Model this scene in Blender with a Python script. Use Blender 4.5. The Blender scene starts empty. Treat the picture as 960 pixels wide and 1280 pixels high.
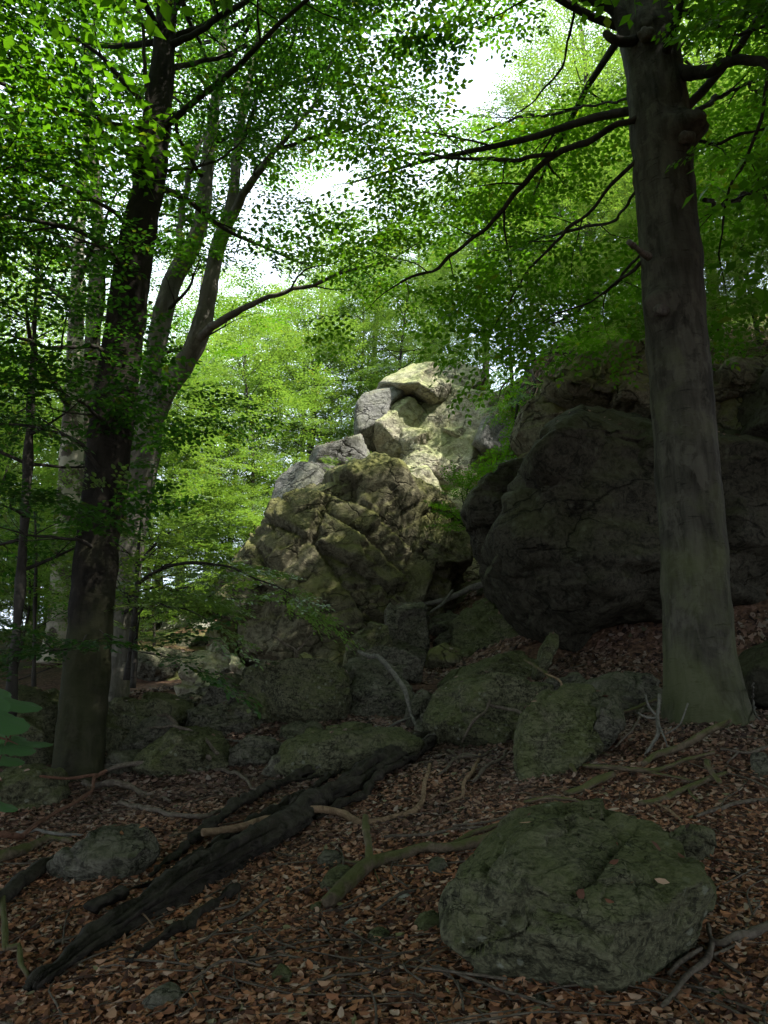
import bpy, bmesh, math, random, time
import numpy as np
from mathutils import Vector, Matrix

SC = bpy.context.scene
R = math.radians
PI = math.pi

EXPOSURE = 1.5
# ---------------------------------------------------------------- camera
PITCH = R(16.0)
CAMZ = 1.6
F = 1004.6            # focal length in pixels of the 960x1280 photograph
cam_d = bpy.data.cameras.new('camera')
cam_d.sensor_fit = 'VERTICAL'
cam_d.angle = 2 * math.atan(640 / F)
cam_d.clip_start = 0.05
cam_d.clip_end = 2000
cam = bpy.data.objects.new('camera', cam_d)
SC.collection.objects.link(cam)
cam.location = (0, 0, CAMZ)
cam.rotation_euler = (PI / 2 + PITCH, 0, 0)
SC.camera = cam

# ---------------------------------------------------------------- light
SUN_DIR = Vector((0.62, -0.42, 1.10)).normalized()      # towards the sun: from the right, a little behind the camera
SUN_EL = math.asin(SUN_DIR.z)
SUN_AZ = math.atan2(SUN_DIR.x, SUN_DIR.y)
world = bpy.data.worlds.new('World')
SC.world = world
world.use_nodes = True
wn = world.node_tree
wn.nodes.clear()
sky = wn.nodes.new('ShaderNodeTexSky')
sky.sky_type = 'NISHITA'
sky.sun_disc = False
sky.sun_elevation = SUN_EL
sky.sun_rotation = SUN_AZ
sky.air_density = 1.0
sky.dust_density = 2.5
sky.ozone_density = 1.2
bg = wn.nodes.new('ShaderNodeBackground')
bg.inputs['Strength'].default_value = 0.15
wo = wn.nodes.new('ShaderNodeOutputWorld')
# thin bright summer cloud over most of the sky
tc = wn.nodes.new('ShaderNodeTexCoord')
cn = wn.nodes.new('ShaderNodeTexNoise'); cn.inputs['Scale'].default_value = 2.2; cn.inputs['Detail'].default_value = 6
wn.links.new(tc.outputs['Generated'], cn.inputs['Vector'])
cr = wn.nodes.new('ShaderNodeValToRGB')
cr.color_ramp.elements[0].position = 0.36; cr.color_ramp.elements[0].color = (0.35, 0.35, 0.35, 1)
cr.color_ramp.elements[1].position = 0.56; cr.color_ramp.elements[1].color = (0.95, 0.95, 0.95, 1)
wn.links.new(cn.outputs['Fac'], cr.inputs[0])
cm = wn.nodes.new('ShaderNodeMix'); cm.data_type = 'RGBA'
cm.inputs[7].default_value = (5.2, 5.9, 6.9, 1)
wn.links.new(cr.outputs[0], cm.inputs[0]); wn.links.new(sky.outputs[0], cm.inputs[6])
wn.links.new(cm.outputs[2], bg.inputs['Color'])
wn.links.new(bg.outputs[0], wo.inputs['Surface'])
sun_d = bpy.data.lights.new('sun', 'SUN')
sun_d.energy = 5.0
sun_d.angle = R(0.5)
sun_d.color = (1.0, 0.96, 0.88)
sun = bpy.data.objects.new('sun', sun_d)
SC.collection.objects.link(sun)
sun.rotation_euler = SUN_DIR.to_track_quat('Z', 'Y').to_euler()
SC.view_settings.view_transform = 'Standard'
SC.view_settings.look = 'None'
SC.view_settings.exposure = EXPOSURE
SC.view_settings.gamma = 1.0
SC.cycles.max_bounces = 7
SC.cycles.diffuse_bounces = 3
SC.cycles.glossy_bounces = 2
SC.cycles.transmission_bounces = 5
SC.cycles.caustics_reflective = False
SC.cycles.caustics_refractive = False
SC.cycles.sample_clamp_indirect = 6.0

COL = SC.collection

# ---------------------------------------------------------------- points in the place, measured off the photograph
_c, _s = math.cos(PITCH), math.sin(PITCH)
def ray(px, py):
    u, v = (px - 480) / F, (640 - py) / F
    return np.array([u, _c - v * _s, _s + v * _c])
def P(px, py, Y):
    d = ray(px, py)
    t = Y / d[1]
    return np.array([d[0] * t, Y, CAMZ + d[2] * t])
def axis_depth(p):
    return p[1] * _c + (p[2] - CAMZ) * _s

# ---------------------------------------------------------------- numpy noise
def _h(ix, iy, iz, seed):
    h = (ix.astype(np.int64) * 374761393 + iy.astype(np.int64) * 668265263 + iz.astype(np.int64) * 2147483647 + seed * 1274126177) & 0xffffffff
    h = ((h ^ (h >> 13)) * 1274126177) & 0xffffffff
    h = ((h ^ (h >> 16)) * 2246822519) & 0xffffffff
    h = h ^ (h >> 15)
    return (h & 0xffffff) / 16777216.0
def vnoise(p, seed=0):
    i = np.floor(p).astype(np.int64)
    f = p - i
    f = f * f * f * (f * (f * 6 - 15) + 10)
    r = 0
    for dx in (0, 1):
        wx = f[:, 0] if dx else 1 - f[:, 0]
        for dy in (0, 1):
            wy = f[:, 1] if dy else 1 - f[:, 1]
            for dz in (0, 1):
                wz = f[:, 2] if dz else 1 - f[:, 2]
                r = r + wx * wy * wz * _h(i[:, 0] + dx, i[:, 1] + dy, i[:, 2] + dz, seed)
    return r * 2 - 1
def fbm(p, seed=0, octaves=4, gain=0.5):
    a, r = 1.0, 0
    for o in range(octaves):
        r = r + a * vnoise(p * 2 ** o + 17.3 * o, seed + o)
        a *= gain
    return r
def voronoi(p, seed=0):
    i = np.floor(p).astype(np.int64)
    f1 = np.full(len(p), 9.0); f2 = f1.copy()
    near = np.zeros_like(p); cell = np.zeros_like(i)
    for dx in (-1, 0, 1):
        for dy in (-1, 0, 1):
            for dz in (-1, 0, 1):
                a, b, c = i[:, 0] + dx, i[:, 1] + dy, i[:, 2] + dz
                q = np.stack([a + _h(a, b, c, seed), b + _h(a, b, c, seed + 7), c + _h(a, b, c, seed + 13)], 1)
                d = np.sqrt(((q - p) ** 2).sum(1))
                m = d < f1
                f2 = np.where(m, f1, np.minimum(f2, d))
                near = np.where(m[:, None], q, near)
                cell = np.where(m[:, None], np.stack([a, b, c], 1), cell)
                f1 = np.where(m, d, f1)
    return f1, f2, near, cell
def relief(p, scale, amp, seed, crack=0.0, tilt=3.4, stretch=(1, 1, 1), warp=0.12, cw=0.13):
    """height of a fractured face: every cell is a tilted plane, the joints between cells are grooves"""
    q = p / scale * np.array(stretch)
    w = np.stack([vnoise(q * 1.1 + 5, seed + 50), vnoise(q * 1.1 + 9, seed + 51), vnoise(q * 1.1 + 13, seed + 52)], 1)
    q = q + w * warp
    f1, f2, near, cell = voronoi(q, seed)
    h = [_h(cell[:, 0], cell[:, 1], cell[:, 2], seed + 100 + k) - 0.5 for k in range(4)]
    d = q - near
    r = amp * (h[0] * 0.9 + tilt * (d[:, 0] * h[1] + d[:, 1] * h[2] + d[:, 2] * h[3]) * 1.6)
    g = np.clip((f2 - f1) / cw, 0, 1)
    return r - crack * (1 - g * g * (3 - 2 * g))

def joints(p, size, amp, seed, crack=0.0, tilt=1.6, cw=0.07, aniso=(1.3, 1.0, 0.75), warp=0.45):
    """height of a face broken along three uneven sets of joint planes"""
    rng = np.random.default_rng(seed + 5)
    e = rng.uniform(-0.45, 0.45, 3)
    Rm = np.array((Matrix.Rotation(e[0], 3, 'X') @ Matrix.Rotation(e[1], 3, 'Y') @ Matrix.Rotation(e[2] * 1.6, 3, 'Z')))
    w = np.stack([fbm(p / size * 0.35 + 5 + 4 * k, seed + 50 + k, 2) for k in range(3)], 1)
    q = (p @ Rm) / (size * np.array(aniso)) + w * warp
    z = np.floor(q[:, 2]).astype(np.int64); o = np.zeros_like(z)
    q[:, 0] += _h(z, o, o, seed + 1) * 3.1
    x = np.floor(q[:, 0]).astype(np.int64)
    q[:, 2] = q[:, 2] * 1.0 + (_h(x, z, o, seed + 2) - 0.5) * 0.0
    q[:, 1] += _h(z, x, o, seed + 3) * 2.3
    y = np.floor(q[:, 1]).astype(np.int64)
    f = q - np.stack([x, y, z], 1) - 0.5
    # some blocks are split once more, aslant
    hs = _h(x, y, z, seed + 9)
    sl = f[:, 0] * (hs - 0.5) * 3 + f[:, 2]
    y = y + np.where((hs > 0.45) & (sl > 0), 1000, 0)
    h = [_h(x, y, z, seed + 100 + k) - 0.5 for k in range(4)]
    r = amp * (h[0] * 1.1 + tilt * (f[:, 0] * h[1] + f[:, 1] * h[2] + f[:, 2] * h[3]) * 1.6)
    edge = np.minimum(0.5 - np.abs(f[:, 0]), 0.5 - np.abs(f[:, 2]))
    edge = np.where(hs > 0.45, np.minimum(edge, np.abs(sl) * 0.8), edge)
    fade = np.clip(0.35 + 1.2 * vnoise(p / size * 0.8, seed + 33), 0, 1)
    g = np.clip(edge / cw, 0, 1)
    return r - crack * fade * (1 - g * g * (3 - 2 * g))

# ---------------------------------------------------------------- meshes and objects
def mesh_np(name, v, faces, mat=None, smooth=True):
    """faces: (n,3) or (n,4) int array"""
    v = np.ascontiguousarray(v, dtype=np.float32)
    faces = np.ascontiguousarray(faces, dtype=np.int32)
    n, k = faces.shape
    me = bpy.data.meshes.new(name)
    me.vertices.add(len(v)); me.vertices.foreach_set('co', v.ravel())
    me.loops.add(n * k); me.loops.foreach_set('vertex_index', faces.ravel())
    me.polygons.add(n)
    me.polygons.foreach_set('loop_start', np.arange(0, n * k, k, dtype=np.int32))
    me.polygons.foreach_set('loop_total', np.full(n, k, dtype=np.int32))
    if smooth:
        me.polygons.foreach_set('use_smooth', np.ones(n, dtype=bool))
    me.update(calc_edges=True)
    if mat: me.materials.append(mat)
    return me
def link(name, me, parent=None):
    o = bpy.data.objects.new(name, me)
    COL.objects.link(o)
    if parent is not None:
        o.parent = parent
        if me is not None:
            o.matrix_parent_inverse = Matrix.Translation(-parent.location)
    return o
def thing(name, label, cat, loc=(0, 0, 0), group=None):
    o = bpy.data.objects.new(name, None)
    COL.objects.link(o)
    o.location = loc; o.empty_display_size = 0.2
    tag(o, label, cat, group)
    return o
def tag(o, label, cat, group=None):
    o['label'] = label; o['category'] = cat
    if group: o['group'] = group
    return o

class Mesh:
    def __init__(self): self.v = []; self.f = []; self.n = 0
    def add(self, v, f):
        self.v.append(np.asarray(v, float)); self.f.append(np.asarray(f) + self.n); self.n += len(v)
    def build(self, name, mat, smooth=True):
        return mesh_np(name, np.concatenate(self.v), np.concatenate(self.f), mat, smooth)
    def arrays(self): return np.concatenate(self.v), np.concatenate(self.f)

def smooth_path(pts, radii, step):
    """Catmull-Rom through the points, resampled at the given step"""
    pts = np.asarray(pts, float); radii = np.asarray(radii, float)
    if len(pts) == 2:
        pts = np.array([pts[0], (pts[0] + pts[1]) / 2, pts[1]]); radii = np.array([radii[0], radii.mean(), radii[1]])
    e = np.concatenate([[2 * pts[0] - pts[1]], pts, [2 * pts[-1] - pts[-2]]])
    er = np.concatenate([[radii[0]], radii, [radii[-1]]])
    op, orr = [], []
    for i in range(len(pts) - 1):
        a, b, c, d = e[i:i + 4]
        L = np.linalg.norm(c - b); n = max(1, int(round(L / step)))
        t = (np.arange(n) / n)[:, None]
        op.append(0.5 * ((2 * b) + (c - a) * t + (2 * a - 5 * b + 4 * c - d) * t ** 2 + (3 * b - a - 3 * c + d) * t ** 3))
        orr.append(er[i + 1] + (er[i + 2] - er[i + 1]) * t[:, 0])
    op.append(pts[-1:]); orr.append(radii[-1:])
    return np.concatenate(op), np.concatenate(orr)
def tube(M, pts, radii, sides=8, step=0.15, rough=0.0, rscale=0.2, seed=0, flare=None, bumps=(), flute=0.0, wob=0.0):
    p, r = smooth_path(pts, radii, step)
    if wob:
        q = p / 0.5
        k = np.stack([fbm(q + 3, seed + 1, 3), fbm(q + 11, seed + 2, 3), fbm(q + 23, seed + 3, 3)], 1)
        env = np.minimum(1, np.arange(len(p)) / 4.0)[:, None]
        p = p + k * wob * env
    n = len(p)
    t = np.gradient(p, axis=0); t /= np.linalg.norm(t, axis=1)[:, None] + 1e-9
    up = np.array([0.0, 1.0, 0.13]) if abs(t[0][1]) < 0.9 else np.array([1.0, 0, 0])
    x = np.cross(t[0], up); x /= np.linalg.norm(x)
    X = np.zeros((n, 3)); X[0] = x
    for i in range(1, n):
        x = x - t[i] * x.dot(t[i]); x /= np.linalg.norm(x) + 1e-9; X[i] = x
    Y = np.cross(t, X)
    a = np.arange(sides) / sides * 2 * PI
    if flare is not None:      # root buttresses
        h = np.linalg.norm(p - p[0], axis=1)
        k = np.exp(-h / flare[1])
        rr = r[:, None] * (1 + flare[0] * k[:, None] * (0.55 + 0.45 * np.cos(a * 5 + 1.3 + seed)[None]))
    else:
        rr = np.repeat(r[:, None], sides, 1)
    if flute:
        rr = rr * (1 + flute * np.cos(a * 3 + seed)[None] * 0.6 + flute * np.cos(a * 7 + 2 * seed)[None] * 0.4)
    dirs = X[:, None] * np.cos(a)[None, :, None] + Y[:, None] * np.sin(a)[None, :, None]
    v = (p[:, None] + dirs * rr[:, :, None]).reshape(-1, 3)
    d = dirs.reshape(-1, 3)
    if rough:
        v = v + d * (fbm(v / rscale, seed, 4) * rough)[:, None]
    for (c, br, amp) in bumps:
        dist = np.linalg.norm(v - np.asarray(c), axis=1) / br
        v = v + d * (amp * np.exp(-dist ** 2 * 1.5) * (1 + 0.4 * vnoise(v / (br * 0.35), seed)))[:, None]
    i = np.arange(n - 1)[:, None] * sides; j = np.arange(sides)[None]; j2 = (j + 1) % sides
    f = np.stack([i + j, i + j2, i + sides + j2, i + sides + j], 2).reshape(-1, 4)
    # closed end
    v = np.concatenate([v, p[-1:] + t[-1:] * r[-1] * 0.6, p[:1]])
    e = (n - 1) * sides
    cap = np.stack([e + np.arange(sides), e + (np.arange(sides) + 1) % sides, np.full(sides, n * sides)], 1)
    cap0 = np.stack([(np.arange(sides) + 1) % sides, np.arange(sides), np.full(sides, n * sides + 1)], 1)
    M.add(v, np.concatenate([f[:, [0, 1, 2]], f[:, [0, 2, 3]], cap, cap0]))
    return p, r
# ---------------------------------------------------------------- materials
class NT:
    def __init__(self, name):
        self.m = bpy.data.materials.new(name); self.m.use_nodes = True
        self.t = self.m.node_tree; self.t.nodes.clear()
        self.out = self.n('ShaderNodeOutputMaterial')
    def n(self, kind, **kw):
        o = self.t.nodes.new(kind)
        for k, v in kw.items(): setattr(o, k, v)
        return o
    def l(self, a, b): self.t.links.new(a, b)
    def pos(self, scale=(1, 1, 1)):
        g = self.n('ShaderNodeNewGeometry'); m = self.n('ShaderNodeMapping')
        m.inputs['Scale'].default_value = scale
        self.l(g.outputs['Position'], m.inputs['Vector']); return m.outputs[0]
    def obj(self, scale=(1, 1, 1)):
        g = self.n('ShaderNodeTexCoord'); m = self.n('ShaderNodeMapping')
        m.inputs['Scale'].default_value = scale
        self.l(g.outputs['Object'], m.inputs['Vector']); return m.outputs[0]
    def noise(self, vec, scale, detail=6, rough=0.6, dist=0.0):
        x = self.n('ShaderNodeTexNoise'); x.inputs['Scale'].default_value = scale
        x.inputs['Detail'].default_value = detail; x.inputs['Roughness'].default_value = rough
        x.inputs['Distortion'].default_value = dist
        self.l(vec, x.inputs['Vector']); return x.outputs['Fac']
    def ramp(self, fac, stops, interp='LINEAR'):
        r = self.n('ShaderNodeValToRGB'); r.color_ramp.interpolation = interp
        e = r.color_ramp.elements
        while len(e) < len(stops): e.new(0.5)
        for k, (p, c) in enumerate(stops):
            e[k].position = p; e[k].color = (c, c, c, 1) if isinstance(c, (int, float)) else (*c, 1)
        self.l(fac, r.inputs[0]); return r.outputs[0]
    def mix(self, fac, a, b, mode='MIX'):
        x = self.n('ShaderNodeMix', data_type='RGBA', blend_type=mode)
        for s, v in ((x.inputs[0], fac), (x.inputs[6], a), (x.inputs[7], b)):
            if isinstance(v, (int, float)): s.default_value = v
            elif isinstance(v, tuple): s.default_value = (*v, 1)
            else: self.l(v, s)
        return x.outputs[2]
    def math(self, op, a, b=None):
        x = self.n('ShaderNodeMath', operation=op)
        for s, v in ((x.inputs[0], a), (x.inputs[1], b)):
            if v is None: continue
            if isinstance(v, (int, float)): s.default_value = v
            else: self.l(v, s)
        return x.outputs[0]
    def bump(self, h, dist, strength=1.0, normal=None):
        b = self.n('ShaderNodeBump'); b.inputs['Distance'].default_value = dist
        b.inputs['Strength'].default_value = strength
        self.l(h, b.inputs['Height'])
        if normal is not None: self.l(normal, b.inputs['Normal'])
        return b.outputs[0]
    def up(self):
        g = self.n('ShaderNodeNewGeometry'); s = self.n('ShaderNodeSeparateXYZ')
        self.l(g.outputs['Normal'], s.inputs[0]); return s.outputs['Z']
    def princ(self, col, rough=0.8, normal=None, spec=0.3):
        p = self.n('ShaderNodeBsdfPrincipled')
        if isinstance(col, tuple): p.inputs['Base Color'].default_value = (*col, 1)
        else: self.l(col, p.inputs['Base Color'])
        if isinstance(rough, (int, float)): p.inputs['Roughness'].default_value = rough
        else: self.l(rough, p.inputs['Roughness'])
        p.inputs['Specular IOR Level'].default_value = spec
        if normal is not None: self.l(normal, p.inputs['Normal'])
        return p
    def done(self, sh):
        self.l(sh.outputs[0], self.out.inputs['Surface']); return self.m

def rock_mat(name, dark, light, moss=(0.055, 0.068, 0.022), moss_amt=0.5, lichen=0.25, rust=0.0, scale=1.0, strata=(1.0, 1.0, 2.6), crack=True, cwid=0.035, cmask=(0.42, 0.6), cscale=3.2, bmp=0.9):
    t = NT(name)
    p = t.pos()
    ps = t.pos(strata)
    big = t.noise(p, 0.9 * scale, 5, 0.6, 0.4)
    med = t.noise(ps, 4.0 * scale, 8, 0.65, 0.6)
    fine = t.noise(p, 30 * scale, 6, 0.7)
    col = t.mix(t.ramp(med, [(0.3, 0.0), (0.7, 1.0)]), dark, light)
    col = t.mix(t.ramp(fine, [(0.35, 0.0), (0.68, 0.5)]), col, tuple(min(1, c * 1.7) for c in light))
    col = t.mix(t.ramp(t.noise(p, 11 * scale, 5, 0.7, 1.0), [(0.48, 0.0), (0.6, 0.65)]), col, tuple(c * 0.55 for c in dark))
    if rust:
        col = t.mix(t.math('MULTIPLY', t.ramp(t.noise(p, 1.7 * scale, 5, 0.6), [(0.5, 0.0), (0.68, 1.0)]), rust), col, (0.20, 0.12, 0.05))
    if lichen:      # pale crusts of lichen
        v = t.n('ShaderNodeTexVoronoi'); v.inputs['Scale'].default_value = 7 * scale
        t.l(p, v.inputs['Vector'])
        spots = t.ramp(t.math('ADD', v.outputs['Distance'], t.math('MULTIPLY', fine, 0.5)), [(0.42, 1.0), (0.52, 0.0)])
        l2 = t.math('MULTIPLY', spots, t.ramp(big, [(0.46, 0.0), (0.62, 1.0)]))
        col = t.mix(t.math('MULTIPLY', l2, lichen), col, (0.27, 0.28, 0.21))
    if moss_amt:
        upm = t.math('ADD', t.math('MULTIPLY', t.up(), 0.28), t.math('MULTIPLY', big, 1.0))
        mm = t.ramp(t.math('ADD', upm, t.math('MULTIPLY', fine, 0.25)), [(0.60, 0.0), (0.85, 1.0)])
        mc = t.mix(t.noise(p, 9 * scale, 4, 0.7), moss, tuple(c * 2.1 for c in moss))
        col = t.mix(t.math('MULTIPLY', mm, moss_amt), col, mc)
    h = t.math('ADD', t.math('MULTIPLY', med, 1.0), t.math('MULTIPLY', fine, 0.22))
    if crack:
        vv = t.n('ShaderNodeTexVoronoi', feature='DISTANCE_TO_EDGE'); vv.inputs['Scale'].default_value = cscale * scale
        d = t.n('ShaderNodeVectorMath', operation='ADD')
        nn = t.n('ShaderNodeTexNoise'); nn.inputs['Scale'].default_value = 2.2 * scale; nn.inputs['Detail'].default_value = 5
        t.l(ps, nn.inputs['Vector'])
        sc_ = t.n('ShaderNodeVectorMath', operation='SCALE'); sc_.inputs['Scale'].default_value = 0.9
        t.l(nn.outputs['Color'], sc_.inputs[0]); t.l(ps, d.inputs[0]); t.l(sc_.outputs[0], d.inputs[1])
        t.l(d.outputs[0], vv.inputs['Vector'])
        ck = t.ramp(vv.outputs['Distance'], [(0.0, 0.0), (cwid, 1.0)])
        ckm = t.math('MAXIMUM', ck, t.ramp(t.noise(p, 1.4 * scale, 3, 0.5), [(cmask[0], 0.0), (cmask[1], 1.0)]))
        h = t.math('ADD', h, t.math('MULTIPLY', ckm, 0.6))
        col = t.mix(t.math('MULTIPLY', t.math('SUBTRACT', 1.0, ckm), 0.7), col, tuple(c * 0.25 for c in dark))
    nrm = t.bump(h, 0.10 / scale, bmp)
    return t.done(t.princ(col, 0.82, nrm, 0.10))

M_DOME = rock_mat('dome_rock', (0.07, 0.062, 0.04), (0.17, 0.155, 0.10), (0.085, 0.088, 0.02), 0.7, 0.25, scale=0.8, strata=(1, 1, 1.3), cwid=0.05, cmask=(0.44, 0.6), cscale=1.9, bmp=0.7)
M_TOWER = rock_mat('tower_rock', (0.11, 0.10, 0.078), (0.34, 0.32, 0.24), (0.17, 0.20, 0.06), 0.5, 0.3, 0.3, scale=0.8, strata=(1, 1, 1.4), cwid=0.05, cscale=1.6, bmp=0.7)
M_SHOULDER = rock_mat('shaded_grey_rock', (0.08, 0.078, 0.074), (0.19, 0.187, 0.175), (0.09, 0.10, 0.03), 0.3, 0.25, scale=0.9, strata=(1, 1, 1.4), cwid=0.05, cscale=1.6, bmp=0.8)  # greyer, darker rock colour standing in for shade on blocks out of the sun
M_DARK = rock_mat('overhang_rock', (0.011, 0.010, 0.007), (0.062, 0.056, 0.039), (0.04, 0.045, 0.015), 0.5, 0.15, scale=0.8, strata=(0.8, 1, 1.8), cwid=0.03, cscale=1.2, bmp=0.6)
M_GREY = rock_mat('boulder_rock', (0.013, 0.012, 0.009), (0.16, 0.15, 0.11), (0.04, 0.046, 0.016), 0.5, 0.2, scale=1.4)
M_GREEN = rock_mat('mossy_boulder_rock', (0.012, 0.012, 0.007), (0.15, 0.146, 0.085), (0.046, 0.054, 0.014), 0.65, 0.8, scale=1.8)
M_CAP = rock_mat('capstone_rock', (0.05, 0.046, 0.03), (0.16, 0.15, 0.10), (0.08, 0.085, 0.02), 0.6, 0.3, scale=0.9, strata=(1, 1, 1.6), cwid=0.04, cscale=1.4, bmp=0.8)
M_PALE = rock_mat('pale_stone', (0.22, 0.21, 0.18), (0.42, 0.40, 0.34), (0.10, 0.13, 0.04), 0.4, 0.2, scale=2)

def bark_mat(name, dark, light, green=0.0, scale=1.0, fissure=False, patch=0.0):
    t = NT(name)
    p = t.pos(); ph = t.pos((1, 1, 5.0)); pv = t.pos((1, 1, 0.18))
    big = t.noise(p, 1.6 * scale, 5, 0.6, 0.3)
    streak = t.noise(pv, 9 * scale, 6, 0.65, 0.2)
    rings = t.noise(ph, 6 * scale, 6, 0.65, 0.3)
    col = t.mix(t.ramp(t.math('ADD', t.math('MULTIPLY', streak, 0.6), t.math('MULTIPLY', big, 0.4)), [(0.36, 0.0), (0.62, 1.0)]), dark, light)
    col = t.mix(t.ramp(rings, [(0.60, 0.0), (0.66, 0.6)]), col, tuple(c * 0.45 for c in dark))
    blot = t.ramp(t.noise(t.pos((1, 1, 0.6)), 5.5 * scale, 5, 0.65, 0.5), [(0.52, 0.0), (0.60, 0.45)])
    col = t.mix(blot, col, tuple(c * 1.35 for c in light))
    if patch:
        col = t.mix(t.math('MULTIPLY', t.ramp(t.noise(p, 3.2, 4, 0.6), [(0.48, 0.0), (0.54, 1.0)]), patch), col, (0.42, 0.39, 0.30))
    if green:
        z = t.n('ShaderNodeSeparateXYZ'); g = t.n('ShaderNodeNewGeometry'); t.l(g.outputs['Position'], z.inputs[0])
        low = t.ramp(t.math('ADD', t.math('MULTIPLY', z.outputs['Z'], -0.10), t.math('MULTIPLY', big, 1.3)), [(0.22, 0.0), (0.5, 1.0)])
        col = t.mix(t.math('MULTIPLY', low, green), col, (0.075, 0.09, 0.025))
    h = t.math('ADD', t.math('MULTIPLY', rings, 0.7), t.math('MULTIPLY', t.noise(p, 22 * scale, 5, 0.7), 0.4))
    if fissure:
        h = t.math('ADD', h, t.math('MULTIPLY', t.noise(t.pos((1, 1, 0.1)), 22, 5, 0.7), 1.6))
    return t.done(t.princ(col, 0.85, t.bump(h, 0.012 if not fissure else 0.03, 1.0), 0.08))
M_BEECH = bark_mat('beech_bark', (0.017, 0.015, 0.011), (0.080, 0.074, 0.056), 0.42)
M_BARK = bark_mat('grey_bark', (0.03, 0.025, 0.018), (0.085, 0.074, 0.055), 0.3)
M_GREYBARK = bark_mat('pale_grey_bark', (0.055, 0.05, 0.04), (0.17, 0.158, 0.13), 0.2)
M_DARKBARK = bark_mat('dark_bark', (0.008, 0.007, 0.005), (0.028, 0.024, 0.018), 0.2)  # near-black copy of the bark: the left trunk's shade is in the colour
M_PATCH = bark_mat('patchy_bark', (0.05, 0.042, 0.032), (0.12, 0.10, 0.08), 0.1, patch=0.8)
M_BRANCH = bark_mat('branch_bark', (0.018, 0.016, 0.013), (0.05, 0.045, 0.037))

def wood_mat(name, dark, light, moss=0.0, scale=1.0):
    t = NT(name)
    p = t.pos()
    g = t.noise(p, 6 * scale, 7, 0.7, 0.8)
    col = t.mix(t.ramp(g, [(0.35, 0.0), (0.65, 1.0)]), dark, light)
    if moss:
        col = t.mix(t.math('MULTIPLY', t.ramp(t.math('ADD', t.noise(p, 4 * scale, 5, 0.6), t.math('MULTIPLY', t.up(), 0.18)), [(0.45, 0.0), (0.65, 1.0)]), moss), col, (0.075, 0.085, 0.022))
    h = t.math('ADD', g, t.math('MULTIPLY', t.noise(p, 60, 5, 0.7), 0.4))
    return t.done(t.princ(col, 0.85, t.bump(h, 0.02, 1.0), 0.08))
M_LOG = wood_mat('rotten_wood', (0.006, 0.005, 0.004), (0.055, 0.047, 0.037), 0.1, 1.8)
M_TAN = wood_mat('barkless_wood', (0.12, 0.08, 0.045), (0.30, 0.205, 0.12), 0.0, 2)
M_MOSSW = wood_mat('mossy_wood', (0.07, 0.055, 0.035), (0.17, 0.13, 0.085), 0.8, 2)
M_STICK = wood_mat('stick_wood', (0.065, 0.05, 0.038), (0.17, 0.14, 0.105), 0.15, 3)
M_PALEW = wood_mat('weathered_wood', (0.08, 0.074, 0.062), (0.20, 0.185, 0.155), 0.1, 3)
M_RED = wood_mat('red_twig_bark', (0.08, 0.042, 0.026), (0.16, 0.085, 0.055), 0.0, 3)

def leaf_mat(name, c1, c2, trans=0.5, tint=(1.5, 1.75, 0.35), rough=0.42, spec=0.4):
    t = NT(name)
    g = t.n('ShaderNodeNewGeometry'); oi = t.n('ShaderNodeObjectInfo')
    r = t.math('ADD', g.outputs['Random Per Island'], 0.0)
    clump = t.noise(t.pos(), 0.55, 3, 0.5)
    f = t.math('ADD', t.math('MULTIPLY', r, 0.5), t.math('MULTIPLY', t.ramp(clump, [(0.3, 0.0), (0.7, 1.0)]), 0.5))
    col = t.mix(f, c1, c2)
    old_or_shaded = t.ramp(r, [(0.955, 0.0), (0.96, 1.0)], 'CONSTANT')
    col = t.mix(t.math('MULTIPLY', old_or_shaded, 0.6), col, (0.13, 0.12, 0.03))
    p = t.princ(col, rough, None, spec)
    tr = t.n('ShaderNodeBsdfTranslucent')
    tc = t.mix(1.0, col, tint, 'MULTIPLY')
    t.l(tc, tr.inputs['Color'])
    mx = t.n('ShaderNodeMixShader'); mx.inputs[0].default_value = trans
    t.l(p.outputs[0], mx.inputs[1]); t.l(tr.outputs[0], mx.inputs[2])
    return t.done(mx)
M_LEAF = leaf_mat('beech_leaf', (0.036, 0.088, 0.012), (0.085, 0.17, 0.022), 0.55, (1.8, 2.1, 0.35))
M_LEAF_DARK = leaf_mat('shaded_leaf', (0.020, 0.056, 0.014), (0.040, 0.092, 0.020), 0.48, (1.6, 2.0, 0.5))  # darker copy of the leaf: shade on the left trees put into the colour
M_LEAF_LIGHT = leaf_mat('sunlit_leaf', (0.07, 0.13, 0.035), (0.15, 0.21, 0.085), 0.45, (1.7, 1.9, 0.5), 0.32, 0.8)  # paler copy of the leaf: sunlight and whitish highlight put into the colour
M_MAPLE = leaf_mat('maple_leaf', (0.05, 0.12, 0.04), (0.08, 0.16, 0.055), 0.4, (1.2, 1.5, 0.7))

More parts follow.
